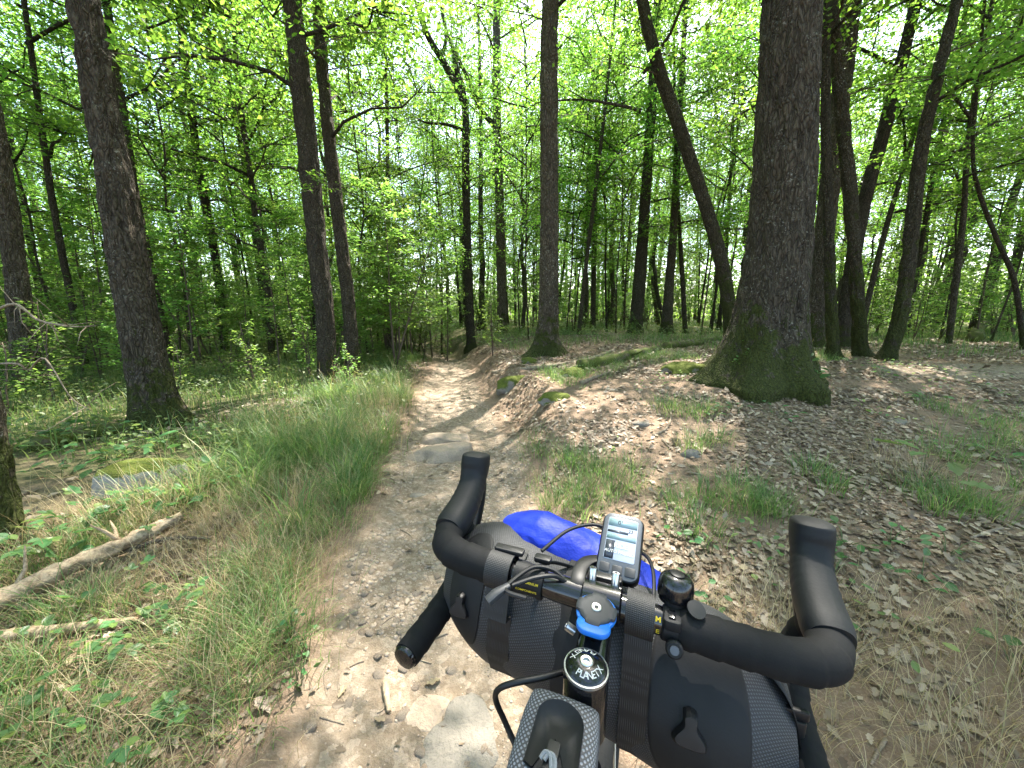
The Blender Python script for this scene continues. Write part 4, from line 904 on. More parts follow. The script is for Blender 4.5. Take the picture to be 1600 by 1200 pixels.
# handlebar
addp("handlebar", tube(BL_([(x, 0, 0) for x in np.linspace(-.115, .115, 20)]), np.where(np.abs(np.linspace(-.115, .115, 20)) < .055, .0159, .0148), 28), M_GLOSS, bike)
TOPS = {}
for sg in (-1, 1):
    pth = smooth_pts(np.array([(.075, 0, 0), (.13, .000, 0), (.19, .003, 0), (.220, .016, .000), (.235, .05, -.002), (.238, .085, -.016), (.239, .105, -.05), (.239, .095, -.085), (.240, .06, -.112), (.241, .01, -.122), (.245, -.055, -.128)]), 150)
    L = np.concatenate([[0], np.cumsum(np.linalg.norm(np.diff(pth, axis=0), axis=1))])
    if sg < 0: keep = pth[:, 0] > .112
    else: keep = pth[:, 0] > .082
    pth, L = pth[keep], L[keep]
    if sg > 0: pth = pth - np.stack([.022 * sst(.02, .12, -pth[:, 2]), 0 * L, 0 * L], 1)
    P = BL_([(sg * a, b, c) for a, b, c in pth])
    saw = 1 + .085 * ((L * 1 / .026 + .08 * np.sin(L * 40)) % 1.0)          # overlapping turns of tape
    R = np.where(L < .2, .0196, .0182) * saw; R[:3] *= (.9, .96, 1); R[-2:] *= (.98, .94)
    addp("bar_tape", tube(P, R, 32), M_TAPE, bike)
    e = P[-1]; d = norm(P[-1] - P[-2]); addp("bar_end_plug", lathe(e, d, [(.0165, -.002), (.0168, .003), (.015, .006), (.008, .0075), (.0005, .008)], 24), M_GLOSS, bike)
    # rubber brake hood with raised tip
    hp = smooth_pts(np.array([(.2345, .042, .003), (.236, .075, .008), (.238, .105, .016), (.241, .132, .030), (.244, .150, .050), (.245, .160, .072), (.245, .163, .082)]), 40)
    t = np.linspace(0, 1, 40); w = np.interp(t, [0, .04, .08, .3, .55, .75, .86, .92, .96, .985, 1], [.0205, .0228, .0235, .0228, .0212, .0228, .0226, .0215, .0185, .0135, .005])
    h = np.interp(t, [0, .04, .08, .3, .55, .66, .75, .86, .92, .96, .985, 1], [.0205, .0228, .0238, .0245, .0235, .0245, .028, .0275, .0255, .0215, .0155, .006])
    w = w + .0007 * np.sin(t * 150) * ((t > .3) & (t < .62)); HP = BL_([(sg * a, b, c) for a, b, c in hp])
    hood = addp("brake_hood", tube(HP, w, 32, True, h, 2.5, RT), M_RUB, bike)
    # brake lever hanging in front of the hood
    lp = smooth_pts(np.array([(.244, .150, .040), (.245, .176, .025), (.246, .178, -.01), (.249, .162, -.06), (.256, .15, -.095)]), 20)
    addp("brake_lever", tube(BL_([(sg * a, b, c) for a, b, c in lp]), np.linspace(.011, .007, 20), 12, True, np.linspace(.007, .004, 20), 2.5, RT), M_SATIN, sub_of(hood))
# stem, steerer and top cap
capc = B(0, -.103, .016, False)
st = tube(BL_([(0, -.108, -.016), (0, -.09, -.011), (0, -.05, -.004), (0, -.02, 0)], False), [.0195, .0185, .017, .0175], 28, True, [.0205, .019, .0165, .0185], 2.6, RT)
clampring = lathe(B(-.023, 0, 0, False), RT, [(.0185, 0), (.0212, .002), (.0212, .044), (.0185, .046)], 32)
steer = lathe(B(0, -.103, -.052, False) , UP, [(.0205, 0), (.0205, .062), (.0195, .064), (.0185, .064)], 32)
stem = addp("stem", join([st, clampring, steer]), M_GLOSS, bike)
sub_of(stem)
fp = box(B(0, .0225, 0, False), .042, .012, .038, AX, .004); addp("faceplate", fp, M_SATIN, stem)
for a, zz in ((-.0135, .0215), (.0135, .0215)):
    addp("clamp_bolt", lathe(B(a, .010, zz - .006, False), UP * .9 + FW * .25, [(.0048, 0), (.0048, .016), (.0042, .017), (.0025, .017), (.0025, .014), (.0003, .014)], 16), M_STEEL, stem)
addp("clamp_bolt", lathe(B(-.020, -.058, .005, False), UP * .5 - RT, [(.0045, 0), (.0045, .010), (.0025, .0105), (.0022, .008), (.0003, .008)], 16), M_STEEL, stem)
cap = addp("top_cap", lathe(capc, UP, [(.019, -.006), (.0196, -.003), (.0190, -.0005), (.0165, .0022), (.0085, .0056), (.0062, .0058), (.0062, .0035), (.0004, .0035)], 56), M_GLOSS, bike)
sub_of(cap)
addp("cap_rim", lathe(capc, UP, [(.0192, -.0035), (.0202, -.0032), (.0202, -.0005), (.0190, -.0002), (.0188, -.0015)], 56), simple("worn_rim", (.4, .4, .4), .3, .5, .8), cap)
addp("cap_bolt", lathe(capc, UP, [(.0058, .003), (.0060, .0062), (.0052, .0068), (.0031, .0066), (.0029, .0045), (.0004, .0045)], 24), M_STEEL, cap)
def glyphs(txt, size, extrude=0.0):
    cu = bpy.data.curves.new("t", 'FONT'); cu.body = txt; cu.size = size; cu.extrude = extrude; cu.align_x = 'CENTER'; cu.align_y = 'CENTER'; cu.resolution_u = 3; cu.offset = size * .012
    o = bpy.data.objects.new("t", cu); COL.objects.link(o); dg = bpy.context.evaluated_depsgraph_get(); me = bpy.data.meshes.new_from_object(o.evaluated_get(dg))
    V = np.array([v.co[:] for v in me.vertices]); F = {}
    for p in me.polygons: F.setdefault(len(p.vertices), []).append(list(p.vertices))
    bpy.data.objects.remove(o); bpy.data.curves.remove(cu); bpy.data.meshes.remove(me)
    return V, [np.array(f) for f in F.values()]
let = []
for a0, txt in ((radians(-62), "PLANET X"), (radians(118), "PLANET X")):       # two arcs round the cap
    for k, ch in enumerate(txt):
        if ch == " ": continue
        a = a0 + (min(k, 6.4) - 3.2) * radians(16); V, F = glyphs(ch, .0074)
        rad_ = RT * sin(-a) * -1; out = RT * cos(a) + FW * sin(a); tan = -RT * sin(a) + FW * cos(a)
        tan = tan; Rm = .0128
        # letters read with their feet towards the rim
        W = capc + out * Rm + UP * .0048 + V[:, :1] * tan * 1.0 + V[:, 1:2] * (-out) * 1.0
        W = W - UP * ((np.linalg.norm((W - capc) @ np.array([RT, FW]).T, axis=1) - .0085)[:, None] * .43 - .0013)
        let.append((W, F))
addp("lettering", join(let), M_WHITE, cap, False)
# frame, fork, wheels, saddle
def B2(f, z): return np.array((fwc + (f - .17) * FW)[:2].tolist() + [ROOTLOC[bike.name][2] + z])
hd0, hd1, bb, stt = B2(-.105, .915), B2(-.052, .78), B2(-.44, .28), B2(-.63, .83)
rax, fax = B2(-.86, .345), B2(.17, .345)
fr = [tube(np.array([hd0 + (0, 0, .012), hd1]), .021, 20), tube(np.array([hd0 - (0, 0, .035), stt]), [.018, .0145], 16), tube(np.array([hd1 + (0, 0, .02), bb]), [.024, .021], 16), tube(np.array([bb, stt + (0, 0, .03)]), .0165, 16)]
for sgn in (-1, 1):
    fr.append(tube(np.array([bb + RT * .03 * sgn, rax + RT * .062 * sgn]), [.012, .009], 10)); fr.append(tube(np.array([stt + RT * .01 * sgn, rax + RT * .062 * sgn]), [.009, .007], 10))
addp("frame", join(fr), M_GLOSS, bike)
fk = [tube(smooth_pts(np.array([hd1 + RT * .012 * s, hd1 + RT * .045 * s + (0, 0, -.05), (hd1 + fax) / 2 + RT * .055 * s, fax + RT * .055 * s]), 12), np.linspace(.015, .008, 12), 10) for s in (-1, 1)]
addp("fork", join(fk), M_GLOSS, bike)
def wheel(name, ax):
    hubg = tube(np.array([ax - RT * .05, ax - RT * .035, ax + RT * .035, ax + RT * .05]), [.01, .018, .018, .01], 16)
    w = addp(name, hubg, M_SATIN, bike); sub_of(w); a = np.linspace(0, 2 * pi, 65)
    ring = lambda R: ax + np.cos(a)[:, None] * FW * R + np.sin(a)[:, None] * UP * R
    def torus(R, r1, n):
        V, F = [], []
        for i in range(64):
            o = np.cos(a[i]) * FW + np.sin(a[i]) * UP
            for j in range(n): V.append(ax + o * (R + r1 * cos(j * 2 * pi / n)) + RT * r1 * sin(j * 2 * pi / n))
        for i in range(64):
            for j in range(n): F.append((i * n + j, i * n + (j + 1) % n, ((i + 1) % 64) * n + (j + 1) % n, ((i + 1) % 64) * n + j))
        return np.array(V), [np.array(F)]
    addp("tyre", torus(.325, .02, 12), M_TYRE, w); addp("rim", torus(.302, .011, 8), M_SATIN, w)
    sp = [tube(np.array([ax + RT * .03 * (1 if k % 2 else -1), ax + (np.cos(k * pi / 14) * FW + np.sin(k * pi / 14) * UP) * .30]), .0011, 4) for k in range(28)]
    so_ = addp("spokes", join(sp), M_STEEL, w)
wheel("front_wheel", fax); wheel("rear_wheel", rax)
addp("seatpost", tube(np.array([stt, B2(-.68, .95)]), .0136, 14), M_SATIN, bike)
sp_ = smooth_pts(np.array([B2(-.56, .955), B2(-.62, .968), B2(-.70, .97), B2(-.78, .972), B2(-.82, .975)]), 20); addp("saddle", tube(sp_, np.interp(np.linspace(0, 1, 20), [0, .1, .45, .8, 1], [.012, .018, .03, .065, .05]), 20, True, np.linspace(.014, .02, 20), 2.4, RT), M_RUB, bike)
cr = [lathe(bb - RT * .055, RT, [(.012, 0), (.02, .004), (.02, .106), (.012, .11)], 16), tube(np.array([bb + RT * .06, bb + RT * .075 + FW * .17]), .01, 8), tube(np.array([bb - RT * .06, bb - RT * .075 - FW * .17]), .01, 8), lathe(bb + RT * .045, RT, [(.08, 0), (.085, .002), (.08, .004)], 32)]
addp("crankset", join(cr), M_SATIN, bike)
for s in (-1, 1): addp("pedal", box(bb + s * (RT * .125 + FW * .17), .09, .08, .02, AX, .008), M_PLAS, bike)
# cables
def pz(u, v, z): d = ray(u, v); return CAM + d * ((z - CAM[2]) / d[2])
addp("cable", tube(smooth_pts(np.array([pz(925, 1035, .975), pz(905, 1043, .975), pz(850, 1058, .985), pz(800, 1068, .985), pz(778, 1078, .975), pz(775, 1095, .96), pz(790, 1130, .94), pz(815, 1190, .92), pz(830, 1260, .90)]), 50), .0028, 10), M_PLAS, bike)
addp("cable", tube(smooth_pts(np.array([B(-.09, .012, .006), B(-.07, .05, -.005), B(-.03, .07, -.03), B(-.012, .03, -.07), B(-.015, -.05, -.11)]), 30), .0024, 8), M_PLAS, bike)
for q in ((.02, -.12), (.028, -.125)): addp("cable", tube(smooth_pts(np.array([B(q[0] - .045, -.09, -.05), B(q[0] - .06, q[1] + .01, -.03), B(q[0] - .055, q[1] - .01, -.06)]), 16), .0007, 5), M_PLAS, bike)

# ---- handlebar bag: a roll hung under and ahead of the bar
FC, ZC, RB, RL, RLL = .07, -.118, .098, .205, .238
BT, BY = .135, -.10       # the roll hangs lower and further back on its right end
bag = root_at("handlebar_bag", B(0, FC, ZC - RB), "long dark grey roll bag with black patches, strapped under the handlebar", "bag")
def bagpt(rr, ph, off=0.0, lump=True):
    rr, ph = np.broadcast_arrays(np.asarray(rr, float), np.asarray(ph, float))
    q = np.clip(np.where(rr > 0, (rr - .12) / (RL - .12), (-rr - .15) / (RLL - .15)), 0, 1); rho = RB * (1 - .34 * q ** 2.0)
    if lump: rho = rho * (1 + .06 * (vn(rr * 10 + 5, np.cos(ph) * 1.4 + 5, np.sin(ph) * 1.4 + 5, 8) - .5) + .012 * (vn(rr * 45 + 5, np.cos(ph) * 4 + 5, np.sin(ph) * 4 + 5, 9) - .5))
    rho = rho + off
    return C0 + rr[..., None] * RT + (FC + BY * rr + rho * np.cos(ph))[..., None] * FW + (ZC + rho * np.sin(ph) - BT * rr)[..., None] * UP
def baggrid(r0, r1, p0, p1, n, m, off=0.0, close=False):
    R_, P_ = np.meshgrid(np.linspace(r0, r1, n), np.linspace(p0, p1, m), indexing='ij'); V = bagpt(R_, P_, off).reshape(-1, 3)
    i = np.arange(n - 1)[:, None] * m + np.arange(m - 1)[None]; F = np.stack([i, i + m, i + m + 1, i + 1], -1).reshape(-1, 4)
    return V, [F], np.stack([R_.ravel() * 10, P_.ravel() * RB * 10], 1)
n_, m_ = 90, 96; V, F, uv = baggrid(-RLL, RL, 0, 2 * pi, n_, m_)
c0, c1 = bagpt(-RL, 0.) * 0 + B(-RLL - .004, FC - BY * RLL, ZC + BT * RLL, False), B(RL + .004, FC + BY * RL, ZC - BT * RL, False)
V = np.vstack([V, c0, c1]); k = len(V) - 2
e0 = [(k, i, i + 1) for i in range(m_ - 1)]; e1 = [(k + 1, (n_ - 1) * m_ + i + 1, (n_ - 1) * m_ + i) for i in range(m_ - 1)]
addp("body", (V, F + [np.array(e0 + e1)]), M_WEAVE, bag, True, np.vstack([uv, [(0, 0), (0, 0)]]))
def bagpix(u, v):
    """bag-surface coordinates of a photo point"""
    d = ray(u, v); t = np.linspace(.2, 1.0, 4000); p = CAM + d * t[:, None] - C0; rr = p @ RT; ff = p @ FW - FC - BY * rr; zz = p[:, 2] + BT * rr - ZC
    k = np.nonzero(np.hypot(ff, zz) < RB * 1.0)[0]
    k = k[0] if len(k) else np.argmin(np.hypot(ff, zz)); return rr[k], math.atan2(zz[k], ff[k])
def patch(name, uvs, off, mat, parent=None):
    """rubber patch with a rounded outline, laid on the bag"""
    Q = np.array([bagpix(*q) for q in uvs]); Q = smooth_pts(np.vstack([Q, Q[:1]]), 64)[:-1]; c = Q.mean(0); V, F = [], []
    rings = [(x, off) for x in np.linspace(.02, .97, 16)] + [(1.0, off * .6), (1.01, -.002)]
    for s_, o_ in rings: V.append(bagpt(c[0] + (Q[:, 0] - c[0]) * s_, c[1] + (Q[:, 1] - c[1]) * s_, o_))
    n = len(Q); V = np.concatenate(V)
    for i in range(len(rings) - 1):
        for j in range(n): F.append((i * n + j, i * n + (j + 1) % n, (i + 1) * n + (j + 1) % n, (i + 1) * n + j))
    return addp(name, (V, [np.array(F), np.arange(n)[None]]), mat, parent or bag)
def patch2(rc, pc, hr, hp, off=.0022, pw=2.6, skew=0.0):
    """rubber patch: rounded outline centred at (rc, pc) on the roll"""
    a = np.arange(72) * 2 * pi / 72; ca = np.sign(np.cos(a)) * np.abs(np.cos(a)) ** (2 / pw); sa = np.sign(np.sin(a)) * np.abs(np.sin(a)) ** (2 / pw); V, F = [], []
    rings = [(x, off) for x in np.linspace(.02, .97, 20)] + [(1.0, off * .6), (1.01, -.002)]
    for s_, o_ in rings: V.append(bagpt(rc + ca * hr * s_ + skew * sa * s_, pc + sa * hp * s_, o_))
    V = np.concatenate(V); n = 72
    for i in range(len(rings) - 1):
        for j in range(n): F.append((i * n + j, i * n + (j + 1) % n, (i + 1) * n + (j + 1) % n, (i + 1) * n + j))
    addp("patch", (V, [np.array(F), np.arange(n)[None]]), M_RUB, bag)
patch2(.108, radians(150), .050, radians(58)); patch2(-.188, radians(148), .030, radians(50)); patch2(-.035, radians(150), .020, radians(75), .0022, 6)
def anchor(rc, pc, s_):
    """moulded three-lobed strap anchor standing on the patch"""
    o = bagpt(rc, pc, .001); nv = FW * cos(pc) + UP * sin(pc); tv = norm(-FW * sin(pc) + UP * cos(pc)) * -1; ax = RT * -1
    if (tv @ UP) < 0: tv = -tv
    ol = smooth_pts(np.array([(0, .017), (.006, .014), (.0065, .004), (.014, -.006), (.015, -.0125), (.008, -.015), (-.008, -.015), (-.015, -.0125), (-.014, -.006), (-.0065, .004), (-.006, .014), (0, .017)]), 60)[:-1] * s_
    V, F = [], []; n = len(ol)
    for k_, h_ in ((1.12, -.002), (1.08, .004), (1.0, .0085), (.9, .0105), (.4, .0108)): V.append(o + RT * (ol[:, :1] * k_) + tv * (ol[:, 1:] * k_) + nv * h_)
    for i in range(4):
        for j in range(n): F.append((i * n + j, i * n + (j + 1) % n, (i + 1) * n + (j + 1) % n, (i + 1) * n + j))
    addp("strap_anchor", (np.concatenate(V), [np.array(F), (np.arange(n) + 4 * n)[None]]), M_PLAS, bag)
anchor(.100, radians(158), 1.0); anchor(-.190, radians(163), .9)
# webbing straps round bar and bag
def strap(rc, wid, ph0, ph1, name="strap", off=.004, tail=None):
    ph = np.linspace(ph0, ph1, 60); V0, uvs = [], []
    for o_ in (off, off + .0022):
        for dr in (-wid / 2, wid / 2):
            pts = bagpt(np.full(60, rc + dr), ph, o_)
            V0.append(pts)
    n = 60; V = np.concatenate(V0); F = []
    for a, b in ((0, 1), (3, 2), (2, 0), (1, 3)):
        for i in range(n - 1): F.append((a * n + i, a * n + i + 1, b * n + i + 1, b * n + i))
    uv = np.concatenate([np.stack([np.full(n, x), np.arange(n) * .06], 1) for x in (0, wid * 10, 0, wid * 10)])
    return addp(name, (V, [np.array(F)]), M_STRAP, bag, True, uv)
def loop(rc, wid, name="strap"):
    """strap turned round the handlebar and down to the bag"""
    pts = [(.0215 * cos(a), .0215 * sin(a)) for a in np.linspace(-.7, pi + .9, 26)]
    pts = [(FC - .02, ZC + RB * .97 + .004)] + [(.03, -.012)] + pts + [(-.026, -.05), (FC - RB * .93, ZC + .05), (FC - RB - .004, ZC), (FC - RB * .9, ZC - .045)]
    pts = [(f_ + (BY * rc if k_ in (0,) or k_ > len(pts) - 4 else 0), z_ - ((BT - ROLL) * rc if k_ in (0,) or k_ > len(pts) - 4 else 0)) for k_, (f_, z_) in enumerate(pts)]
    V, F = [], []
    for o_ in (0, .002):
        for dr in (-wid / 2, wid / 2):
            for f_, z_ in pts:
                l = math.hypot(f_, z_); V.append(B(rc + dr, f_ * (1 + o_ / max(l, .02)), z_ * (1 + o_ / max(l, .02))))
    n = len(pts)
    for a, b in ((1, 0), (2, 3), (0, 2), (3, 1)):
        for i in range(n - 1): F.append((a * n + i, a * n + i + 1, b * n + i + 1, b * n + i))
    uv = np.concatenate([np.stack([np.full(n, x), np.arange(n) * .05], 1) for x in (0, wid * 10, 0, wid * 10)])
    return addp(name, (np.array(V), [np.array(F)]), M_STRAP, bag, True, uv)
loop(.043, .030); loop(-.128, .032)
addp("spacer", tube(BL_([(-.108, 0, 0), (-.094, 0, 0), (-.09, 0, 0), (-.078, 0, 0), (-.074, 0, 0), (-.070, 0, 0)]), [.0192, .0192, .0182, .0182, .0196, .0188], 28), M_RUB, bag)
for u0, v0, tx in ((792, 930, "ALUMINIUM"), (797, 941, "COMPONENTS")):
    pass
# buckles on the roll-top end and side
def buckle(c, s, ax):
    o = [box(c, .030 * s, .012 * s, .052 * s, ax, .004), box(c + ax[2] * .034 * s, .034 * s, .008 * s, .014 * s, ax, .003), box(c - ax[2] * .032 * s, .034 * s, .008 * s, .010 * s, ax, .003)]
    return join(o)
addp("buckle", buckle(B(.205, .02, -.105), .8, AX), M_PLAS, bag)
addp("buckle", buckle(B(-.19, .10, -.028), .7, np.array([RT, -UP, FW])), M_PLAS, bag)
addp("end_strap", tube(smooth_pts(BL_([(.175, .05, -.045), (.198, .03, -.065), (.210, .02, -.10), (.212, .02, -.15), (.20, .04, -.20)]), 30), .013, 4, True, .0016, 2, FW), M_STRAP, bag, False)
# elastic hook cord over the left strap
addp("cord", tube(smooth_pts(np.array([pz(822, 935, 1.01), pz(790, 962 - 40, 1.012), pz(810, 900, 1.012), pz(835, 886, 1.012), pz(862, 890, 1.008), pz(882, 905, 1.0)]), 40), .0026, 8), M_PLAS, bag)
addp("cord", tube(smooth_pts(np.array([pz(800, 915, 1.009), pz(835, 903, 1.012), pz(865, 900, 1.01), pz(885, 910, 1.0)]), 30), .0026, 8), M_PLAS, bag)
hk = np.array([pz(762, 940, 1.005), pz(775, 928, 1.01), pz(795, 915, 1.012)]); addp("cord_end", tube(hk, [.0058, .0062, .004], 12, True, [.0045, .005, .003], 2.6), M_GREY, bag)
addp("hook", box(B(-.122, .012, .024), .04, .012, .006, AX, .003), M_PLAS, bag); addp("hook", box(B(-.078, .018, .02), .022, .012, .007, AX, .003), M_PLAS, bag)
# small yellow print on the bar beside the clamp
for rr_, ff_, zz_, tx, sz_ in ((.062, -.0135, .0115, "M", .008), (.062, -.0175, -.002, "E", .008), (-.084, -.0170, .0085, "ALUMINIUM", .0040), (-.088, -.0190, -.0005, "COMPONENTS", .0040)):
    V, F = glyphs(tx, sz_); a = math.atan2(zz_, -ff_); tv = FW * sin(a) + UP * cos(a); nv = -FW * cos(a) + UP * sin(a)
    R0 = .0152 if rr_ > 0 else .0198
    addp("print", (C0 + RT * rr_ - UP * ROLL * rr_ + nv * (R0 + .0004) + V[:, :1] * RT + V[:, 1:2] * tv, F), M_YEL, bike, False)

# ---- blue stuff sack on top of the roll
bl = root_at("stuff_sack", B(-.02, .115, -.075), "bright blue crumpled nylon stuff sack strapped on top of the dark roll bag", "bag")
n, m = 110, 64; tt = np.linspace(0, 1, n); cen = BL_(np.stack([-.180 + .30 * tt, .140 - .050 * tt, -.008 - .045 * tt - .035 * tt ** 2], 1), False)
prof = np.interp(tt, [0, .03, .1, .2, .5, .8, .9, .95, .98, 1], [.010, .026, .040, .047, .049, .045, .038, .032, .038, .024]); a = np.arange(m) * 2 * pi / m
q = vn(tt[:, None] * 10, np.cos(a)[None] * 1.6 + 4, np.sin(a)[None] * 1.6 + 4, 71) - .5; q2 = 1 - np.abs(2 * vn(tt[:, None] * 12 + np.sin(a)[None] * .9, np.cos(a)[None] * 3 + 4, np.sin(a)[None] * 3 + 4, 72) - 1)
kk = 1 + .10 * q + .05 * (q2 - .5) + .16 * np.sin(a * 9 + 3)[None] * ((tt > .86)[:, None] * (tt[:, None] - .86) / .14)
addp("body", tube(cen, prof, m, True, prof * np.interp(tt, [0, .2, 1], [.25, .8, .9]), 2.0, FW, kk), M_NYL, bl)
addp("cord", tube(smooth_pts(BL_([(-.085, .035, .022), (-.06, .075, .034), (-.03, .10, .036), (-.005, .105, .030), (.02, .105, .015)], False), 30), .0025, 8), M_PLAS, bl)
addp("cord", tube(smooth_pts(BL_([(.03, .12, .0), (.048, .10, .004), (.056, .08, -.002), (.058, .05, -.01), (.056, .025, -.01)], False), 30), .0025, 8), M_PLAS, bl)

# ---- bike computer on an out-front mount
al = radians(34); du = FW * cos(al) + UP * sin(al); dn_ = -FW * sin(al) + UP * cos(al); du = norm(du + RT * .02); dr_ = norm(np.cross(du, dn_)); cax = np.array([dr_, du, dn_])
cc = B(.0135, .068, .030, False)
comp = root_at("bike_computer", cc - dn_ * .02, "grey bike computer with pale screen and three buttons ahead of the stem", "bike computer")
addp("case", rbox(cc, .054, .089, .018, cax, .012, 7), M_PLAS, comp)
addp("bezel", rbox(cc + dn_ * .0085, .0495, .0845, .0022, cax, .0105, 7), M_LGREY, comp)
scr = addp("screen", rbox(cc + dn_ * .0094 + du * .0075, .0385, .057, .0012, cax, .002, 4), M_SCR, comp, False); sub_of(scr)
def band(y0, y1, x0, x1, mat, lift=.0102, name="screen_band"): addp(name, box(cc + dn_ * lift + du * (.0075 + (y0 + y1) / 2) + dr_ * (x0 + x1) / 2, x1 - x0, y1 - y0, .0002, cax), mat, scr, False)
band(.0165, .0275, -.0185, .0185, M_TEAL); band(-.0015, .006, -.0185, .0185, M_TEAL); band(.0075, .0105, -.0185, .008, M_INK); band(-.0275, -.0035, -.0185, -.007, M_INK)
def stext(tx, x, y, s_, mat): 
    V, F = glyphs(tx, s_); addp("screen_text", (cc + dn_ * .01055 + du * (.0075 + y) + dr_ * x + V[:, :1] * dr_ + V[:, 1:2] * du, F), mat, scr, False)
stext("0°", -.003, .0218, .0085, M_INK); stext("23", .011, .0125, .006, M_INK); stext("RIDE", .001, -.0095, .0085, M_WHITE); stext("AUTO PAUSED", 0, -.0178, .0056, M_WHITE)
for x in (-.0155, 0, .0155):
    addp("button", rbox(cc + dn_ * .0098 - du * (.0325 + abs(x) * -.06) + dr_ * x, .0125, .0115, .0016, cax, .002, 4), M_GREY, comp)
for k in range(6): addp("indicator_light", lathe(cc + dn_ * .0094 + du * .0392 + dr_ * (-.0125 + k * .005), dn_, [(.0009, 0), (.0009, .0006), (.0003, .0007)], 8), M_WHITE, comp)
addp("mount", join([tube(smooth_pts(np.array([B(-.030, -.012, .004, False), B(-.030, .004, .016, False), B(-.029, .03, .018, False), B(-.018, .05, .016, False), cc - dn_ * .016 - du * .010]), 20), .009, 12, True, .0042, 4, RT), lathe(cc - dn_ * .018 - du * .005, dn_, [(.013, 0), (.015, .002), (.015, .010)], 24)]), M_PLAS, comp)
addp("mount_ring", lathe(cc - dn_ * .0105 - du * .03, dn_, [(.010, 0), (.012, .001), (.010, .003)], 20), M_BLUEP, comp)

# ---- twist-lock phone mount on the stem
pm = B(.000, -.047, .026, False); pax = norm(UP + FW * -.12)
ph = root_at("phone_mount", pm - pax * .012, "round black phone mount with blue locking ring on the stem", "phone mount")
addp("base", lathe(pm - pax * .011, pax, [(.016, 0), (.017, .002), (.017, .008), (.016, .009)], 32), M_PLAS, ph)
addp("locking_ring", lathe(pm - pax * .003, pax, [(.017, 0), (.0208, .001), (.0208, .005), (.017, .006)], 48), M_BLUEP, ph)
addp("release_lever", rbox(pm - FW * .0185 - pax * .0015, .034, .025, .008, np.array([RT, norm(FW - pax * .1), pax]), .0115, 7), M_BLUEP, ph)
addp("head", lathe(pm, pax, [(.017, .0015), (.0195, .0025), (.0195, .0052), (.0185, .006), (.014, .0062), (.0002, .0062)], 96, lambda th: 1 + .07 * np.clip(6 * np.cos(4 * th + .6), -1, 1)), M_GREY, ph)
addp("bolt", lathe(pm, pax, [(.0052, .006), (.0052, .0070), (.0045, .0075), (.0024, .0072), (.002, .006), (.0002, .006)], 24), M_STEEL, ph)

# ---- bell
bc = B(.079, .021, .026); bax = norm(UP * .93 + FW * .15 + RT * .05)
bell = root_at("bicycle_bell", bc - bax * .012, "small glossy black bicycle bell with thumb lever on the bar", "bell")
addp("dome", lathe(bc, bax, [(.0185, -.006), (.0195, -.002), (.0192, .008), (.0175, .0145), (.014, .0185), (.0095, .0198), (.0088, .0188), (.0002, .0188)], 48), M_GLOSS, bell)
addp("cap", lathe(bc, bax, [(.0078, .018), (.0078, .0205), (.0065, .0212), (.0002, .0212)], 32), M_PLAS, bell)
addp("base", lathe(bc, bax, [(.010, -.016), (.0165, -.011), (.0165, -.007), (.010, -.006)], 32), M_PLAS, bell)
lv = B(.099, .0, .026); lax = norm(UP * .8 - FW * .35 + RT * .2)
addp("thumb_lever", join([lathe(lv, lax, [(.0085, -.002), (.0098, 0), (.0095, .0018), (.0002, .0022)], 28), tube(smooth_pts(np.array([lv - lax * .001, lv - lax * .012, bc - bax * .010 + RT * .008]), 10), .0055, 12)]), M_PLAS, bell)
addp("clamp", join([tube(BL_([(.066, 0, 0), (.068, 0, 0), (.086, 0, 0), (.088, 0, 0)]), [.0162, .0182, .0182, .0162], 28), box(B(.076, -.012, .012), .018, .014, .012, AX, .004), lathe(B(.079, -.024, -.008), -FW * .8 + UP * .4, [(.0085, -.006), (.0088, .004), (.007, .006), (.0002, .006)], 20)]), M_RUB, bell)
addp("clamp_screw", lathe(B(.079, -.0285, -.0055), -FW * .8 + UP * .4, [(.0045, 0), (.0045, .0022), (.0003, .0022)], 14), M_LGREY, bell)
addp("clamp_slot", box(B(.0755, -.0085, .0185), .007, .012, .003, AX, .0012), M_GLOSS, bell)

# ---- top tube bag
f0, f1 = -.128, -.40
tb = root_at("top_tube_bag", B(0, -.2, -.11, False), "narrow grey weave bag with dark flap standing on the top tube", "bag")
n = 60; ss = np.linspace(0, 1, n); sec = []
rings = []; uvr = []
outl = smooth_pts(np.array([(-.024, -.105), (-.029, -.06), (-.0305, -.02), (-.0305, -.002), (-.026, .0035), (0, .0052), (.026, .0035), (.0305, -.002), (.0305, -.02), (.029, -.06), (.024, -.105), (0, -.11)]), 72)
for s_ in ss:
    f_ = f0 + (f1 - f0) * s_; e = np.interp(s_, [0, .02, .08, .8, .97, 1], [.86, .96, 1, 1, .92, .8]); hh = .008 - .05 * s_
    bow = 1 + .05 * math.sin(s_ * 9)
    rings.append(np.array([B(-.012 + a * e * bow, f_, hh + (b + .05) * e - .05, False) for a, b in outl])); uvr.append(np.stack([np.linspace(0, 2.4, 72), np.full(72, s_ * 2.7)], 1))
V = np.concatenate(rings); i = np.arange(n - 1)[:, None] * 72; j = np.arange(72)[None]; jn = (j + 1) % 72
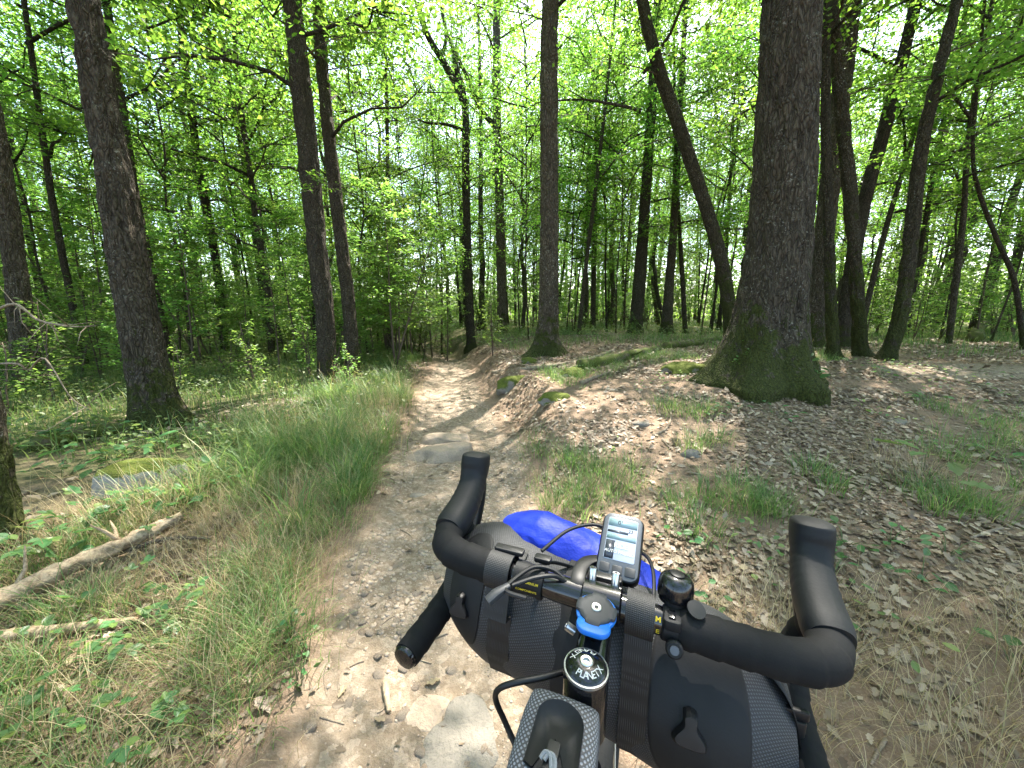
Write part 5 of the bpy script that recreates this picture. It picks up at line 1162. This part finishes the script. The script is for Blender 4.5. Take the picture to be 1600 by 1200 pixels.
F = np.stack([i + j, i + jn, i + 72 + jn, i + 72 + j], -1).reshape(-1, 4)
addp("body", (V, [F, np.arange(72)[::-1][None], (np.arange(72) + (n - 1) * 72)[None]]), M_WEAVE2, tb, True, np.concatenate(uvr))
def tbtop(x, f, off=0.0): 
    s_ = (f - f0) / (f1 - f0); return B(-.012 + x, f, .008 - .05 * s_ + .0048 - 1.5 * x * x + off, False)
# arched dark closure flap
arch = []
for a in np.linspace(0, pi, 22): arch.append((.0190 * cos(a), -.152 + .013 * sin(a)))
arch += [(-.0198, -.185), (-.0125, -.187), (-.006, -.174), (0, -.166), (.006, -.174), (.0125, -.187), (.0198, -.185)]
A = np.array(arch); nA = len(A); V = np.concatenate([np.array([tbtop(x, f, .0032) for x, f in A]), np.array([tbtop(x * 1.04, f + .0003, -.002) for x, f in A])])
F = [(i, (i + 1) % nA, nA + (i + 1) % nA, nA + i) for i in range(nA)]
flap = addp("closure_flap", (V, [np.array(F), np.arange(nA)[None]]), M_RUB, tb, False); 
addp("zip_flap", join([(lambda x0, x1: (np.array([tbtop(x0, f, .0016) for f in np.linspace(-.16, -.39, 20)] + [tbtop(x1, f, .0016) for f in np.linspace(-.16, -.39, 20)]), [np.array([(i, i + 1, 20 + i + 1, 20 + i) for i in range(19)])]))(-.0115, .0115)]), M_RUB, tb, False)
addp("hook", join([box(tbtop(0, -.180, .004), .010, .026, .005, AX, .002), box(tbtop(-.002, -.196, .005), .013, .012, .007, AX, .002)]), M_PLAS, tb)
addp("cord", join([tube(smooth_pts(np.array([tbtop(x0, -.184, .009), tbtop(x0 + .003, -.180, .0105), tbtop(x0 + .008, -.183, .0105), tbtop(x1, -.20, .009), tbtop(x2, -.225, .006), tbtop(x3, -.26, .003)]), 30), .0016, 8) for x0, x1, x2, x3 in ((-.007, .0035, .0005, -.004), (-.004, .006, .0075, .008))]), M_CORD, tb)
addp("side_tab", box(B(.0185, -.20, -.04, False), .003, .03, .012, AX), simple("orange_tab", (.6, .1, .02), .6), tb)
